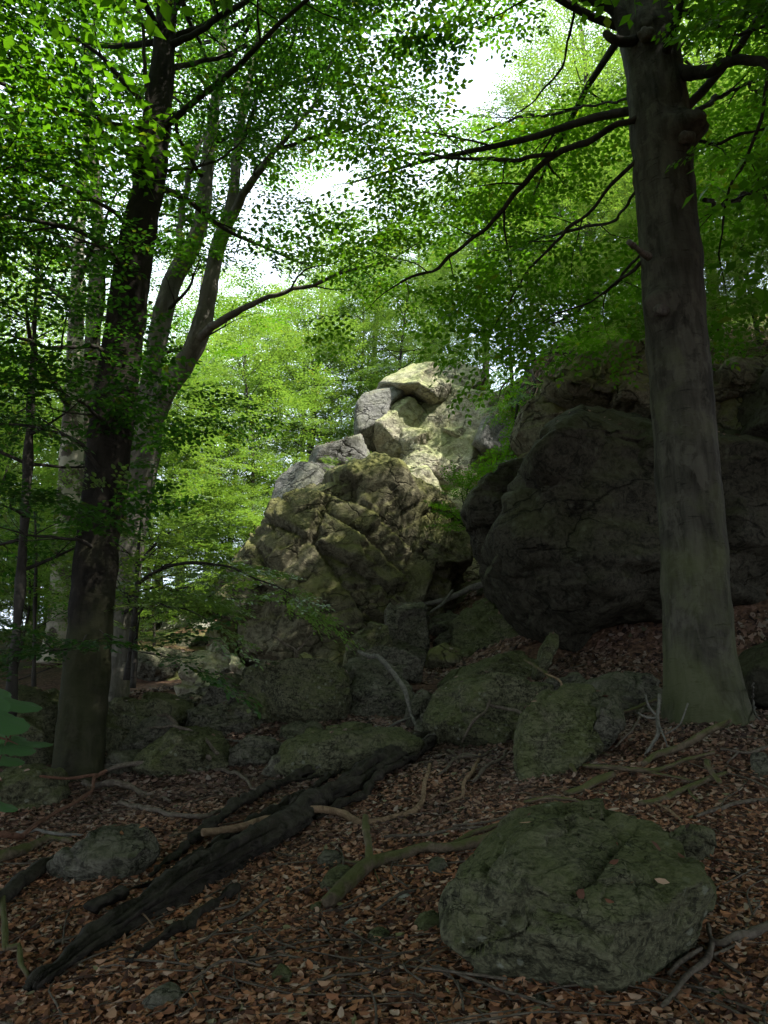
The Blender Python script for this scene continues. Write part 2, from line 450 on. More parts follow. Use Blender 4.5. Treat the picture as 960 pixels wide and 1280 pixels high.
def litter_mat():
    t = NT('dead_leaf')
    g = t.n('ShaderNodeNewGeometry'); r = g.outputs['Random Per Island']
    col = t.ramp(r, [(0.0, (0.035, 0.018, 0.012)), (0.2, (0.13, 0.056, 0.03)), (0.45, (0.32, 0.14, 0.065)), (0.7, (0.50, 0.23, 0.10)), (0.87, (0.54, 0.33, 0.20)), (0.97, (0.55, 0.42, 0.30)), (1.0, (0.22, 0.22, 0.08))])
    col = t.mix(t.ramp(t.noise(t.pos(), 1.1, 4, 0.6), [(0.35, 0.0), (0.7, 0.6)]), col, t.mix(0.6, col, (0.05, 0.035, 0.03)))
    # greyer leaves further up towards the rocks, their colour darkened for the shade there
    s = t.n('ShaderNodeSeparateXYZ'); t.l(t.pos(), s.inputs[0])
    old_or_shaded = t.ramp(t.math('ADD', t.math('MULTIPLY', s.outputs['Y'], 0.1), t.math('MULTIPLY', t.noise(t.pos(), 0.8, 3, 0.6), 0.5)), [(0.72, 0.0), (1.02, 1.0)])
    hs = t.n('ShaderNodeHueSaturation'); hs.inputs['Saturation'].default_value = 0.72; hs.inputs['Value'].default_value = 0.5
    t.l(col, hs.inputs['Color']); col = t.mix(old_or_shaded, col, hs.outputs[0])
    p = t.princ(col, 0.7, None, 0.14)
    tr = t.n('ShaderNodeBsdfTranslucent'); t.l(col, tr.inputs['Color'])
    mx = t.n('ShaderNodeMixShader'); mx.inputs[0].default_value = 0.15
    t.l(p.outputs[0], mx.inputs[1]); t.l(tr.outputs[0], mx.inputs[2])
    return t.done(mx)
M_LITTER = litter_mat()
def soil_mat():
    t = NT('forest_soil')
    p = t.pos()
    v = t.n('ShaderNodeTexVoronoi'); v.inputs['Scale'].default_value = 17; t.l(p, v.inputs['Vector'])
    col = t.ramp(t.math('ADD', t.math('MULTIPLY', v.outputs['Distance'], 0.3), t.noise(p, 5, 7, 0.75)), [(0.4, (0.03, 0.02, 0.014)), (0.6, (0.09, 0.05, 0.03)), (0.8, (0.17, 0.10, 0.06))])
    far = t.n('ShaderNodeSeparateXYZ'); t.l(p, far.inputs[0])
    green = t.math('MULTIPLY', t.ramp(t.math('MULTIPLY', far.outputs['Y'], 0.05), [(0.72, 0.0), (0.95, 1.0)]), t.ramp(t.noise(p, 1.2, 5, 0.7), [(0.40, 0.0), (0.52, 1.0)]))
    col = t.mix(t.math('MULTIPLY', green, 0.85), col, (0.045, 0.075, 0.018))
    h = t.math('ADD', v.outputs['Distance'], t.noise(p, 40, 5, 0.7))
    return t.done(t.princ(col, 0.9, t.bump(h, 0.02), 0.15))
M_SOIL = soil_mat()
# ---------------------------------------------------------------- the ground
_gp = [P(*a) for a in [
    (0, 1280, 3.5), (250, 1280, 3.3), (480, 1280, 3.2), (740, 1280, 3.15), (960, 1280, 3.1),
    (60, 1150, 4.6), (250, 1150, 4.5), (480, 1140, 4.55), (940, 1120, 4.3), (960, 1180, 3.8),
    (60, 1060, 6.0), (300, 1050, 5.9), (480, 1040, 5.8), (640, 1045, 5.4), (940, 1020, 5.5),
    (650, 985, 6.7), (560, 970, 7.2), (900, 960, 6.4), (885, 900, 7.7), (990, 905, 7.6),
    (300, 985, 7.7), (110, 985, 8.4), (0, 1000, 7.6), (440, 975, 7.6), (800, 905, 8.0),
    (335, 918, 9.4), (600, 935, 8.6), (240, 950, 8.8), (0, 920, 10.5), (480, 900, 10.2),
    (150, 885, 12.0), (200, 870, 12.4), (560, 850, 12.3), (400, 850, 12.6), (300, 848, 13.2),
    (545, 800, 14.2), (585, 740, 16.4), (600, 705, 18.0), (450, 840, 13.6), (690, 850, 10.8), (830, 870, 9.6), (980, 870, 9.6),
    (60, 860, 15.0), (230, 825, 16.0), (240, 785, 20.0), (230, 750, 26.0), (60, 800, 24.0), (0, 790, 30.0),
    (330, 740, 24.0), (600, 560, 23.0), (500, 600, 25.0), (700, 440, 19.0), (820, 425, 19.0), (980, 415, 19.0),
    (650, 475, 22.0), (820, 385, 27.0), (1000, 370, 27.0)]]
_gp += [np.array(a, float) for a in [
    (0, 0, 0.0), (-4, 0, -0.15), (4, 0, 0.2), (0, -5, -0.9), (-10, -5, -1.2), (10, -5, 0.2), (-10, 5, 0.2), (10, 5, 2.0),
    (-15, 14, 1.8), (15, 12, 6.0), (-25, 30, 3.5), (25, 25, 15), (-40, 70, 5), (0, 60, 14), (40, 60, 24), (-60, -40, -8), (60, -40, -4),
    (-14, 40, 5.5), (9.5, 14.5, 8.8), (6, 15, 8.4)]]
_gp = np.array(_gp)
def _tps_fit(P_, lam=0.02):
    n = len(P_)
    d = np.linalg.norm(P_[:, None, :2] - P_[None, :, :2], axis=2)
    K = d * d * np.log(d + 1e-6) + np.eye(n) * lam
    A = np.zeros((n + 3, n + 3)); A[:n, :n] = K; A[:n, n] = 1; A[:n, n + 1:] = P_[:, :2]; A[n:, :n] = A[:n, n:].T
    return np.linalg.solve(A, np.concatenate([P_[:, 2], [0, 0, 0]]))
_w = _tps_fit(_gp)
def ground_z(x, y, rough=True):
    x = np.atleast_1d(np.asarray(x, float)); y = np.atleast_1d(np.asarray(y, float))
    d = np.sqrt((x[:, None] - _gp[None, :, 0]) ** 2 + (y[:, None] - _gp[None, :, 1]) ** 2)
    z = (d * d * np.log(d + 1e-6)) @ _w[:-3] + _w[-3] + _w[-2] * x + _w[-1] * y
    r = np.sqrt(x * x + (y - 15) ** 2)
    far = np.clip((r - 55) / 60, 0, 1)
    z = z * (1 - far) + (0.12 * np.clip(y, -200, 200) + 0.12 * np.clip(x, -200, 200)) * far
    if rough:
        p = np.stack([x, y, np.zeros_like(x)], 1)
        z = z + fbm(p / 0.9, 3, 4) * 0.035 + fbm(p / 6, 5, 3) * 0.10 * np.clip((r - 6) / 20 + (y > 12), 0, 1)
    return z
def gz(x, y): return float(ground_z(x, y)[0])
def G(px, py, lift=0.0):
    """where the line of sight through a pixel first meets the ground"""
    d = ray(px, py); Y = np.geomspace(2.0, 60, 500)
    pts = np.array([0, 0, CAMZ]) + d[None] * (Y / d[1])[:, None]
    below = pts[:, 2] < ground_z(pts[:, 0], pts[:, 1])
    i = int(np.argmax(below)) if below.any() else 250
    q = pts[i].copy(); q[2] = gz(q[0], q[1]) + lift
    return q

def build_ground():
    nx, ny = 220, 270
    u = np.linspace(-1, 1, nx); v = np.linspace(0, 1, ny)
    X = np.sinh(u * 5.2) / np.sinh(5.2) * 300
    Yv = -40 + (np.sinh((v - 0.32) * 7.0) - np.sinh(-0.32 * 7.0)) / (np.sinh(0.68 * 7) - np.sinh(-0.32 * 7)) * 340
    sh = np.interp(5.0, Yv, v)
    XX, YY = np.meshgrid(X, Yv)
    x, y = XX.ravel(), YY.ravel()
    z = ground_z(x, y)
    i = (np.arange(ny - 1)[:, None] * nx + np.arange(nx - 1)[None]).ravel()
    f = np.stack([i, i + 1, i + nx + 1, i + nx], 1)
    o = link('ground', mesh_np('ground', np.stack([x, y, z], 1), f, M_SOIL))
    o['kind'] = 'structure'
build_ground()

def leaf_carpet(x, Y, rng, t, tris):
    """dead leaves lying on the ground at (x, Y); t: outline, tris: its triangles"""
    n = len(x)
    z = ground_z(x, Y) + rng.random(n) * 0.022 + 0.004
    L = np.where(rng.random(n) < 0.42, rng.uniform(0.014, 0.030, n), rng.uniform(0.030, 0.055, n)) * np.clip(Y / 5.5, 1.0, 2.0)
    W = L * rng.uniform(0.42, 0.70, n)
    fold = rng.uniform(-0.25, 0.55, n); curl = rng.uniform(-0.9, 1.3, n); twist = rng.normal(0, 0.5, n)
    v = np.repeat(t[None], n, 0) * np.stack([L, W, L], 1)[:, None]
    v[:, :, 1] += (t[None, :, 0] ** 2 - 0.1) * (L * rng.normal(0, 0.35, n))[:, None]
    v[:, :, 2] = np.abs(t[None, :, 1]) * (W * fold)[:, None] + (t[None, :, 0] ** 2) * (L * curl)[:, None] + (t[None, :, 0] * t[None, :, 1]) * (L * twist)[:, None]
    az = rng.uniform(0, 2 * PI, n); tilt = np.abs(rng.normal(0, 0.33, n)); ta = rng.uniform(0, 2 * PI, n)
    ca, sa = np.cos(az), np.sin(az)
    X1 = v[:, :, 0] * ca[:, None] - v[:, :, 1] * sa[:, None]; Y1 = v[:, :, 0] * sa[:, None] + v[:, :, 1] * ca[:, None]
    k = np.stack([np.cos(ta), np.sin(ta)], 1)
    par = X1 * k[:, 0:1] + Y1 * k[:, 1:2]; per = -X1 * k[:, 1:2] + Y1 * k[:, 0:1]
    ct, st = np.cos(tilt)[:, None], np.sin(tilt)[:, None]
    per2 = per * ct - v[:, :, 2] * st; z2 = per * st + v[:, :, 2] * ct
    X2 = par * k[:, 0:1] - per2 * k[:, 1:2]; Y2 = par * k[:, 1:2] + per2 * k[:, 0:1]
    gx = (ground_z(x + 0.1, Y, False) - ground_z(x - 0.1, Y, False)) / 0.2
    gy = (ground_z(x, Y + 0.1, False) - ground_z(x, Y - 0.1, False)) / 0.2
    zz = z[:, None] + z2 + X2 * gx[:, None] + Y2 * gy[:, None]
    V = np.stack([X2 + x[:, None], Y2 + Y[:, None], zz], 2).reshape(-1, 3)
    b = (np.arange(n) * len(t))[:, None, None]
    return V, (b + np.array(tris)[None]).reshape(-1, 3)
def build_litter():
    rng = np.random.default_rng(4)
    n = 215000
    Y = 2.3 * np.exp(rng.random(n) ** 0.8 * math.log(20 / 2.3))       # thinning with distance
    x = (rng.random(n) - 0.5) * (1.15 * Y + 0.8)
    keep = ~((Y > 12.5) & (x < -0.14 * Y)); Y = Y[keep]; x = x[keep]
    near = Y < 5.6
    t8 = np.array([[-0.5, 0, 0], [-0.33, 0.33, 0], [-0.02, 0.5, 0], [0.3, 0.34, 0], [0.52, 0, 0], [0.3, -0.34, 0], [-0.02, -0.5, 0], [-0.33, -0.33, 0]])
    t6 = np.array([[-0.5, 0, 0], [-0.15, 0.5, 0], [0.22, 0.42, 0], [0.5, 0, 0], [0.22, -0.42, 0], [-0.15, -0.5, 0]])
    M = Mesh()
    M.add(*leaf_carpet(x[near], Y[near], rng, t8, [[0, 2, 1], [0, 4, 2], [2, 4, 3], [0, 6, 4], [0, 7, 6], [4, 6, 5]]))
    M.add(*leaf_carpet(x[~near], Y[~near], rng, t6, [[0, 2, 1], [0, 3, 2], [0, 4, 3], [0, 5, 4]]))
    m = 38000        # the carpet goes on, thinner, to either side
    Ys = 1.2 + 12 * rng.random(m) ** 1.2; xs = (0.575 * Ys + 0.4 + 4.5 * rng.random(m) ** 1.3) * np.where(rng.random(m) < 0.5, -1, 1)
    M.add(*leaf_carpet(xs, Ys, rng, t6 * 1.35, [[0, 2, 1], [0, 3, 2], [0, 4, 3], [0, 5, 4]]))
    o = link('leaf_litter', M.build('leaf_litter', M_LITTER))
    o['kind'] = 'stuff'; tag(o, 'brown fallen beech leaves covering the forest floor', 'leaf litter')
build_litter()

# ---------------------------------------------------------------- rocks
_ico = {}
TOPS = []       # places on the rocks where fallen leaves lodge
def ico(level):
    if level not in _ico:
        bm = bmesh.new(); bmesh.ops.create_icosphere(bm, subdivisions=level, radius=1.0)
        v = np.array([q.co[:] for q in bm.verts]); f = np.array([[q.index for q in a.verts] for a in bm.faces])
        bm.free(); v /= np.linalg.norm(v, axis=1)[:, None]; _ico[level] = (v, f)
    return _ico[level]
def rock_mesh(name, poly, Y, thick, mat, seed=0, lean=0.0, skew=0.0, level=5, planes=13, chips=7, tilt=1.2, boxy=7.0, cut=(0.55, 0.86), grow=1.06, relk=0.5, blocky=False, cells=(), rough=0.02, rs=0.5, strata=0.0):
    """a block whose outline, seen from the path, runs through the given points; Y is how far its middle stands,
    thick is half its depth; cells = ((size, height, groove), ...) is the fracture pattern of its faces"""
    rng = np.random.default_rng(seed + 1000)
    if Y is None:
        xs = [q[0] for q in poly]; ys = [q[1] for q in poly]
        g = G(sum(xs) / len(xs), max(ys) - 0.12 * (max(ys) - min(ys)))
        Y = float(g[1]) + thick * 0.45
    W = np.array([P(x, y, Y) for x, y in poly])[:, [0, 2]]
    # area centroid
    a, b = W, np.roll(W, -1, 0); cr = a[:, 0] * b[:, 1] - b[:, 0] * a[:, 1]
    c = ((a + b) * cr[:, None]).sum(0) / (3 * cr.sum())
    # outline radius by direction
    th = np.linspace(-PI, PI, 361)
    D = np.stack([np.cos(th), np.sin(th)], 1)
    rad = np.zeros(361)
    for (p0, p1) in zip(a - c, b - c):
        e = p1 - p0
        den = D[:, 0] * e[1] - D[:, 1] * e[0]
        den = np.where(np.abs(den) < 1e-9, 1e-9, den)
        t = (p0[0] * e[1] - p0[1] * e[0]) / den
        s = (p0[0] * D[:, 1] - p0[1] * D[:, 0]) / den
        ok = (s >= -1e-6) & (s <= 1 + 1e-6) & (t > 0)
        rad = np.maximum(rad, np.where(ok, t, 0))
    rad = rad * grow
    mean = rad.mean()
    v, f = ico(level)
    d = v[:, [0, 2]]                                  # x right, z up, y into the distance
    ring = np.linalg.norm(d, axis=1)
    theta = np.arctan2(d[:, 1], d[:, 0])
    Rt = np.interp(theta, th, rad)
    # body: a squarish ellipsoid through the outline, then real planes split off it
    base = np.stack([np.cos(theta) * ring * Rt, v[:, 1] * thick, np.sin(theta) * ring * Rt], 1)
    n_ = boxy
    base /= ((np.abs(ring) ** n_ + np.abs(v[:, 1]) ** n_) ** (1 / n_))[:, None]
    rim = np.stack([np.cos(th) * rad, np.zeros(361), np.sin(th) * rad], 1)
    N = rng.normal(size=(planes, 3)) * [1, 1.15, 1]; N[: planes * 2 // 3, 1] = -np.abs(N[: planes * 2 // 3, 1])
    N /= np.linalg.norm(N, axis=1)[:, None]
    for nn in N:
        h = base @ nn
        off = max((rim @ nn).max() * 0.985, h.max() * rng.uniform(*cut))
        base = base * np.where(h > off, off / np.maximum(h, 1e-6), 1.0)[:, None]
    for k_ in range(chips):       # corners knocked off
        nn = rng.normal(size=3); nn /= np.linalg.norm(nn)
        h = base @ nn; off = h.max() * rng.uniform(0.93, 0.985)
        base = base * np.where(h > off, off / np.maximum(h, 1e-6), 1.0)[:, None]
    q = base
    q[:, 1] += lean * q[:, 2] + skew * q[:, 0]
    w = q + np.array([c[0], Y, c[1]])
    fn = np.cross(w[f[:, 1]] - w[f[:, 0]], w[f[:, 2]] - w[f[:, 0]])
    nrm = np.zeros_like(w)
    for k_ in range(3): np.add.at(nrm, f[:, k_], fn)
    nrm /= np.linalg.norm(nrm, axis=1)[:, None] + 1e-12
    if (nrm * q).sum() < 0: nrm = -nrm
    h = np.zeros(len(w))
    for n_, (size, amp, groove) in enumerate(cells):
        h += (joints if blocky else relief)(w, size, amp * relk, seed * 7 + n_ * 31, groove, tilt=tilt)
    h += fbm(w / rs * np.array([1, 1, 1 + strata]), seed, 5, 0.6) * rough * 0.8
    if strata:
        h += rough * 0.8 * vnoise(w * np.array([0.6, 0.6, 9.0]), seed + 5)
    w = w + nrm * h[:, None]
    top = np.nonzero(nrm[:, 2] > 0.72)[0]
    if len(top):
        area = mean * thick * 4
        k_ = rng.choice(top, min(len(top), int(area * (5 if mean > 0.45 and Y < 5 else 26))))
        TOPS.append(np.concatenate([w[k_], nrm[k_]], 1))
    o = mesh_np(name, w, f, mat, smooth=False)
    return o, np.array([c[0], Y, c[1] - 0.8 * mean])
def one_rock(name, label, poly, Y, thick, mat, cat='boulder', group=None, **kw):
    me, base = rock_mesh(name, poly, Y, thick, mat, **kw)
    me.transform(Matrix.Translation(-Vector(base)))
    o = link(name, me); o.location = base
    return tag(o, label, cat, group)
# ---------------------------------------------------------------- the outcrops
CORES = (0, 16)
def outcrop(name, label, loc, blocks):
    t = thing(name, label, 'rock outcrop', loc)
    for k, b in enumerate(blocks):
        poly, Y, thick, mat, kw = b
        kw = dict(kw); nm = kw.pop('name', 'rock_block')
        kw.setdefault('grow', 1.10); kw.setdefault('blocky', True); kw.setdefault('relk', 0.8); kw.setdefault('planes', 12); kw.setdefault('cut', (0.6, 0.9))
        if mat is T or mat is M_SHOULDER: kw['relk'] = 0.35; kw['planes'] = 9; kw['cut'] = (0.5, 0.84); kw['chips'] = 4; kw['grow'] = 1.13; kw['rough'] = 0.03; Y = Y + (0.3 if k % 2 else -0.15) * (k > 16); kw['boxy'] = 9
        if mat is M_SHOULDER: kw['chips'] = 0; kw['rough'] = 0.012; kw['planes'] = 6; kw['relk'] = 0.15
        if name == 'rock_crag' and k in CORES: kw['cut'] = (0.82, 0.95); kw['relk'] = 1.0; kw['planes'] = 20; kw['grow'] = 1.02
        if nm == 'overhang': kw['cut'] = (0.82, 0.95)
        me, base = rock_mesh(nm, poly, Y, thick, mat, seed=kw.pop('seed', k + 1), **kw)
        link(nm, me, t)
    return t
BIG = ((1.3, 0.16, 0.05), (0.5, 0.06, 0.035))
MED = ((0.8, 0.12, 0.03), (0.33, 0.04, 0.02))
SML = ((0.5, 0.08, 0.02),)
D, T, K = M_DOME, M_TOWER, M_DARK
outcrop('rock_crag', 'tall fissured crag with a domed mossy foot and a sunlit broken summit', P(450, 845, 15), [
    # domed foot: the mass behind, then the blocks that stand out of it
    ([(300, 718), (330, 690), (352, 655), (385, 630), (430, 608), (470, 598), (520, 600), (552, 630), (574, 675), (576, 706), (560, 722), (552, 750), (545, 860), (330, 870), (318, 780), (286, 760)], 16.3, 2.4, D, dict(level=7, lean=0.25, cells=((1.5, 0.18, 0.12), (0.6, 0.06, 0.05)), rough=0.035, tilt=1.6)),
    ([(468, 640), (470, 612), (500, 600), (528, 606), (556, 636), (577, 680), (575, 712), (535, 722), (526, 760), (505, 800), (470, 790)], 15.9, 1.9, D, dict(level=6, lean=0.3, cells=((0.9, 0.10, 0.04), (0.42, 0.035, 0.025)), rough=0.03, name='mossy_column')),
    ([(350, 806), (375, 770), (392, 738), (430, 742), (470, 746), (520, 752), (524, 790), (500, 870), (345, 870)], 15.3, 1.5, D, dict(level=6, lean=0.4, cells=((0.42, 0.04, 0.05), (0.9, 0.04, 0.0)), rough=0.025, name='cracked_slab')),
    ([(396, 668), (414, 646), (438, 640), (448, 660), (446, 690), (441, 714), (424, 716), (404, 712), (394, 692)], 15.1, 1.0, D, dict(level=5, lean=0.3, cells=MED)),
    ([(440, 640), (470, 610), (474, 650), (472, 748), (446, 746), (440, 716), (447, 690)], 15.1, 1.1, D, dict(level=5, lean=0.35, cells=((0.5, 0.07, 0.04),))),
    ([(318, 706), (330, 684), (352, 664), (384, 668), (396, 682), (394, 700), (390, 722), (352, 724), (326, 714)], 14.7, 1.1, D, dict(level=5, lean=0.35, cells=MED, rough=0.05)),
    ([(346, 672), (350, 654), (372, 640), (398, 640), (412, 650), (398, 672), (374, 672)], 15.3, 0.8, D, dict(level=5, lean=0.3, cells=MED)),
    ([(375, 645), (400, 622), (440, 602), (470, 596), (470, 612), (440, 634), (412, 650)], 15.8, 1.0, D, dict(level=5, lean=0.4, cells=MED)),
    ([(394, 724), (412, 714), (432, 722), (446, 738), (424, 736), (400, 732)], 14.4, 0.6, D, dict(level=4, lean=0.5, cells=SML, name='mossy_ledge')),
    ([(286, 746), (304, 730), (344, 726), (390, 728), (392, 752), (372, 782), (346, 790), (318, 788), (290, 776), (274, 770)], 14.9, 1.3, D, dict(level=5, lean=0.1, cells=MED, rough=0.05)),
    ([(258, 836), (266, 800), (276, 772), (296, 778), (302, 810), (300, 842), (280, 850)], 15.0, 0.9, D, dict(level=5, lean=0.2, cells=MED)),
    ([(284, 716), (300, 706), (325, 712), (345, 718), (350, 730), (310, 734), (285, 745), (272, 742)], 15.2, 0.8, D, dict(level=4, cells=SML)),
    ([(292, 706), (318, 682), (346, 658), (356, 662), (352, 690), (322, 712)], 16.6, 0.9, M_SHOULDER, dict(level=5, lean=0.6, cells=SML, name='pale_slab')),
    ([(346, 652), (350, 606), (370, 588), (396, 594), (412, 604), (408, 616), (386, 640), (366, 652)], 16.8, 1.0, M_SHOULDER, dict(level=5, lean=0.35, cells=MED, name='grey_shoulder_block')),
    ([(386, 592), (400, 570), (424, 556), (446, 550), (458, 566), (462, 584), (440, 598), (412, 606)], 17.3, 1.0, M_SHOULDER, dict(level=5, lean=0.3, cells=MED)),
    ([(440, 604), (458, 588), (486, 580), (512, 584), (530, 596), (548, 626), (520, 620), (470, 614)], 16.6, 0.9, T, dict(level=5, lean=0.5, cells=MED)),
    # broken summit
    ([(452, 552), (458, 520), (484, 488), (520, 470), (565, 462), (598, 474), (628, 512), (634, 560), (600, 640), (560, 690), (520, 640), (480, 610), (462, 590)], 20.5, 2.1, T, dict(level=6, lean=0.35, cells=((1.2, 0.16, 0.10), (0.5, 0.05, 0.04)), rough=0.03, tilt=1.8)),
    ([(446, 546), (448, 520), (464, 498), (486, 482), (504, 484), (506, 504), (488, 524), (480, 552), (470, 572), (452, 562)], 18.95, 1.0, M_SHOULDER, dict(level=5, lean=0.2, cells=MED, rough=0.06, strata=2.0, name='weathered_shaded_edge')),  # grey colour carries the shade of this left-facing edge
    ([(476, 486), (492, 474), (516, 462), (542, 466), (556, 480), (560, 500), (540, 508), (516, 498), (496, 494)], 19.05, 1.1, T, dict(level=5, lean=0.5, cells=MED, name='summit_slab')),
    ([(460, 540), (462, 516), (490, 504), (512, 512), (530, 526), (537, 544), (516, 562), (500, 578), (476, 566)], 18.65, 0.9, T, dict(level=5, lean=0.15, cells=((0.9, 0.08, 0.03), (0.35, 0.04, 0.015)), name='sunlit_face')),
    ([(498, 490), (528, 496), (556, 510), (562, 524), (546, 544), (536, 532), (520, 512)], 19.35, 1.0, T, dict(level=5, lean=-0.4, cells=MED, name='overhanging_wedge')),
    ([(548, 540), (562, 526), (584, 522), (602, 534), (594, 552), (578, 562), (562, 552)], 18.55, 0.7, T, dict(level=5, lean=0.6, cells=SML)),
    ([(552, 478), (570, 458), (592, 462), (606, 476), (596, 492), (572, 506), (556, 498)], 19.75, 1.0, T, dict(level=5, lean=0.3, cells=MED, name='summit_block')),
    ([(562, 524), (564, 514), (578, 510), (590, 516), (590, 526), (574, 530)], 18.85, 0.5, T, dict(level=4, cells=SML)),
    ([(588, 522), (600, 512), (614, 516), (622, 524), (612, 536), (598, 534)], 19.05, 0.6, T, dict(level=4, cells=SML)),
    ([(600, 500), (614, 494), (634, 500), (640, 514), (622, 520), (604, 512)], 19.85, 0.7, T, dict(level=4, cells=SML)),
    ([(590, 564), (602, 534), (622, 526), (638, 530), (640, 548), (628, 572), (604, 574)], 18.85, 0.8, M_SHOULDER, dict(level=5, lean=0.3, cells=SML, name='tilted_slab')),
    ([(520, 580), (540, 550), (558, 548), (576, 562), (584, 582), (566, 606), (546, 634), (528, 614)], 18.55, 0.8, T, dict(level=5, lean=0.1, cells=MED, name='yellow_face')),
    ([(500, 580), (518, 566), (540, 572), (544, 592), (528, 606), (508, 598)], 18.25, 0.6, T, dict(level=5, lean=0.3, cells=SML)),
    ([(578, 586), (590, 570), (626, 570), (644, 580), (636, 596), (604, 604), (582, 602)], 18.65, 0.8, M_SHOULDER, dict(level=5, lean=0.6, cells=SML)),
    ([(546, 640), (552, 612), (572, 604), (588, 616), (588, 650), (566, 668)], 18.35, 0.7, T, dict(level=5, cells=SML)),
    ([(574, 690), (582, 668), (604, 668), (618, 690), (614, 722), (580, 720)], 17.2, 0.7, D, dict(level=5, lean=0.3, cells=SML)),
])
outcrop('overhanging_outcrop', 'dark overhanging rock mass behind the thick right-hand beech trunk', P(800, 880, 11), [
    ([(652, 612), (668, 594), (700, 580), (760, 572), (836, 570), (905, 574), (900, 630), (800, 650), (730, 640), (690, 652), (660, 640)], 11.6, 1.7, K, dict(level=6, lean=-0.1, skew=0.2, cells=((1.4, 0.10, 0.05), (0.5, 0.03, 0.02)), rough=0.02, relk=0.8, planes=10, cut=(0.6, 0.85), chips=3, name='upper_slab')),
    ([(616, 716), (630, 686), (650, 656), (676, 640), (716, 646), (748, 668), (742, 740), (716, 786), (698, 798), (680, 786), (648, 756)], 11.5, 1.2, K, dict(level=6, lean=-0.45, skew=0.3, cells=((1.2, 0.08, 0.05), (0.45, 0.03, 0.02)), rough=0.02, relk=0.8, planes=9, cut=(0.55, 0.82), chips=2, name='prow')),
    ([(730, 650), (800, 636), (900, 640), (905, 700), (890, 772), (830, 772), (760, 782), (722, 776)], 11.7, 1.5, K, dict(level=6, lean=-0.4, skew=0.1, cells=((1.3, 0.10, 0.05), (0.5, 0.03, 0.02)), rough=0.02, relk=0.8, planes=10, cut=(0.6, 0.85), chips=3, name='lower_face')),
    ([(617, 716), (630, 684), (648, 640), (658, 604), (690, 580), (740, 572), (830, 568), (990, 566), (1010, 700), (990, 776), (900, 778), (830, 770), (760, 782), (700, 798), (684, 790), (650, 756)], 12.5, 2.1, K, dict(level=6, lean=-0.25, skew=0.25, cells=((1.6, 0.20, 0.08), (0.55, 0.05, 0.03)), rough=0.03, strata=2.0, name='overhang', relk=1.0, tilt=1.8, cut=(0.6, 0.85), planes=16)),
    ([(586, 640), (598, 612), (630, 592), (668, 590), (684, 604), (668, 640), (642, 690), (624, 702), (602, 674)], 12.2, 0.9, K, dict(level=5, lean=-0.2, cells=MED, rough=0.05, name='rounded_lobe')),
    ([(646, 600), (652, 572), (690, 562), (740, 558), (800, 556), (834, 560), (836, 588), (760, 584), (700, 590), (664, 612)], 11.9, 1.5, D, dict(level=5, lean=0.2, cells=MED, name='ledge')),
    ([(700, 600), (704, 566), (760, 560), (836, 562), (900, 560), (900, 620), (800, 640), (730, 640)], 11.6, 1.7, K, dict(level=5, lean=0.0, cells=MED, strata=2.0)),
    ([(646, 546), (652, 514), (674, 494), (692, 498), (698, 524), (690, 552), (664, 562)], 12.7, 0.8, D, dict(level=5, cells=MED)),
    ([(684, 506), (700, 482), (724, 470), (770, 466), (830, 470), (870, 490), (870, 560), (830, 572), (796, 556), (768, 540), (730, 528), (700, 520)], 12.8, 1.7, D, dict(level=6, lean=0.3, cells=((1.2, 0.25, 0.06), (0.4, 0.06, 0.03)), rough=0.04, name='capstone')),
    ([(696, 552), (694, 524), (740, 520), (800, 540), (860, 540), (860, 575), (740, 572)], 13.6, 1.3, K, dict(level=5, cells=MED)),
    ([(738, 550), (746, 542), (770, 542), (780, 550), (774, 557), (748, 558)], 11.9, 0.4, D, dict(level=4, cells=SML)),
    ([(790, 462), (812, 448), (850, 440), (880, 470), (870, 500), (810, 490)], 14.5, 1.2, D, dict(level=5, cells=MED)),
    ([(886, 506), (892, 474), (930, 464), (968, 466), (968, 492), (930, 500)], 11.8, 0.9, D, dict(level=5, lean=0.4, cells=MED, name='roof_slab')),
    ([(888, 600), (884, 520), (905, 500), (936, 505), (934, 560), (930, 610)], 12.3, 0.9, D, dict(level=5, lean=0.2, cells=MED)),
    ([(928, 560), (932, 500), (950, 470), (1010, 460), (1030, 560), (1010, 620), (945, 610)], 11.4, 1.2, K, dict(level=5, cells=BIG)),
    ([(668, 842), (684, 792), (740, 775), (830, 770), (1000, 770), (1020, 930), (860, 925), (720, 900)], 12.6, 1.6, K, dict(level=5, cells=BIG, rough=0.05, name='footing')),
    ([(668, 846), (676, 812), (690, 790), (698, 797), (690, 824), (680, 848)], 10.4, 0.35, M_GREEN, dict(level=4, cells=SML, name='leaning_flake')),
    ([(925, 880), (930, 840), (952, 812), (990, 800), (1010, 900)], 9.0, 0.6, K, dict(level=4, cells=SML)),
])

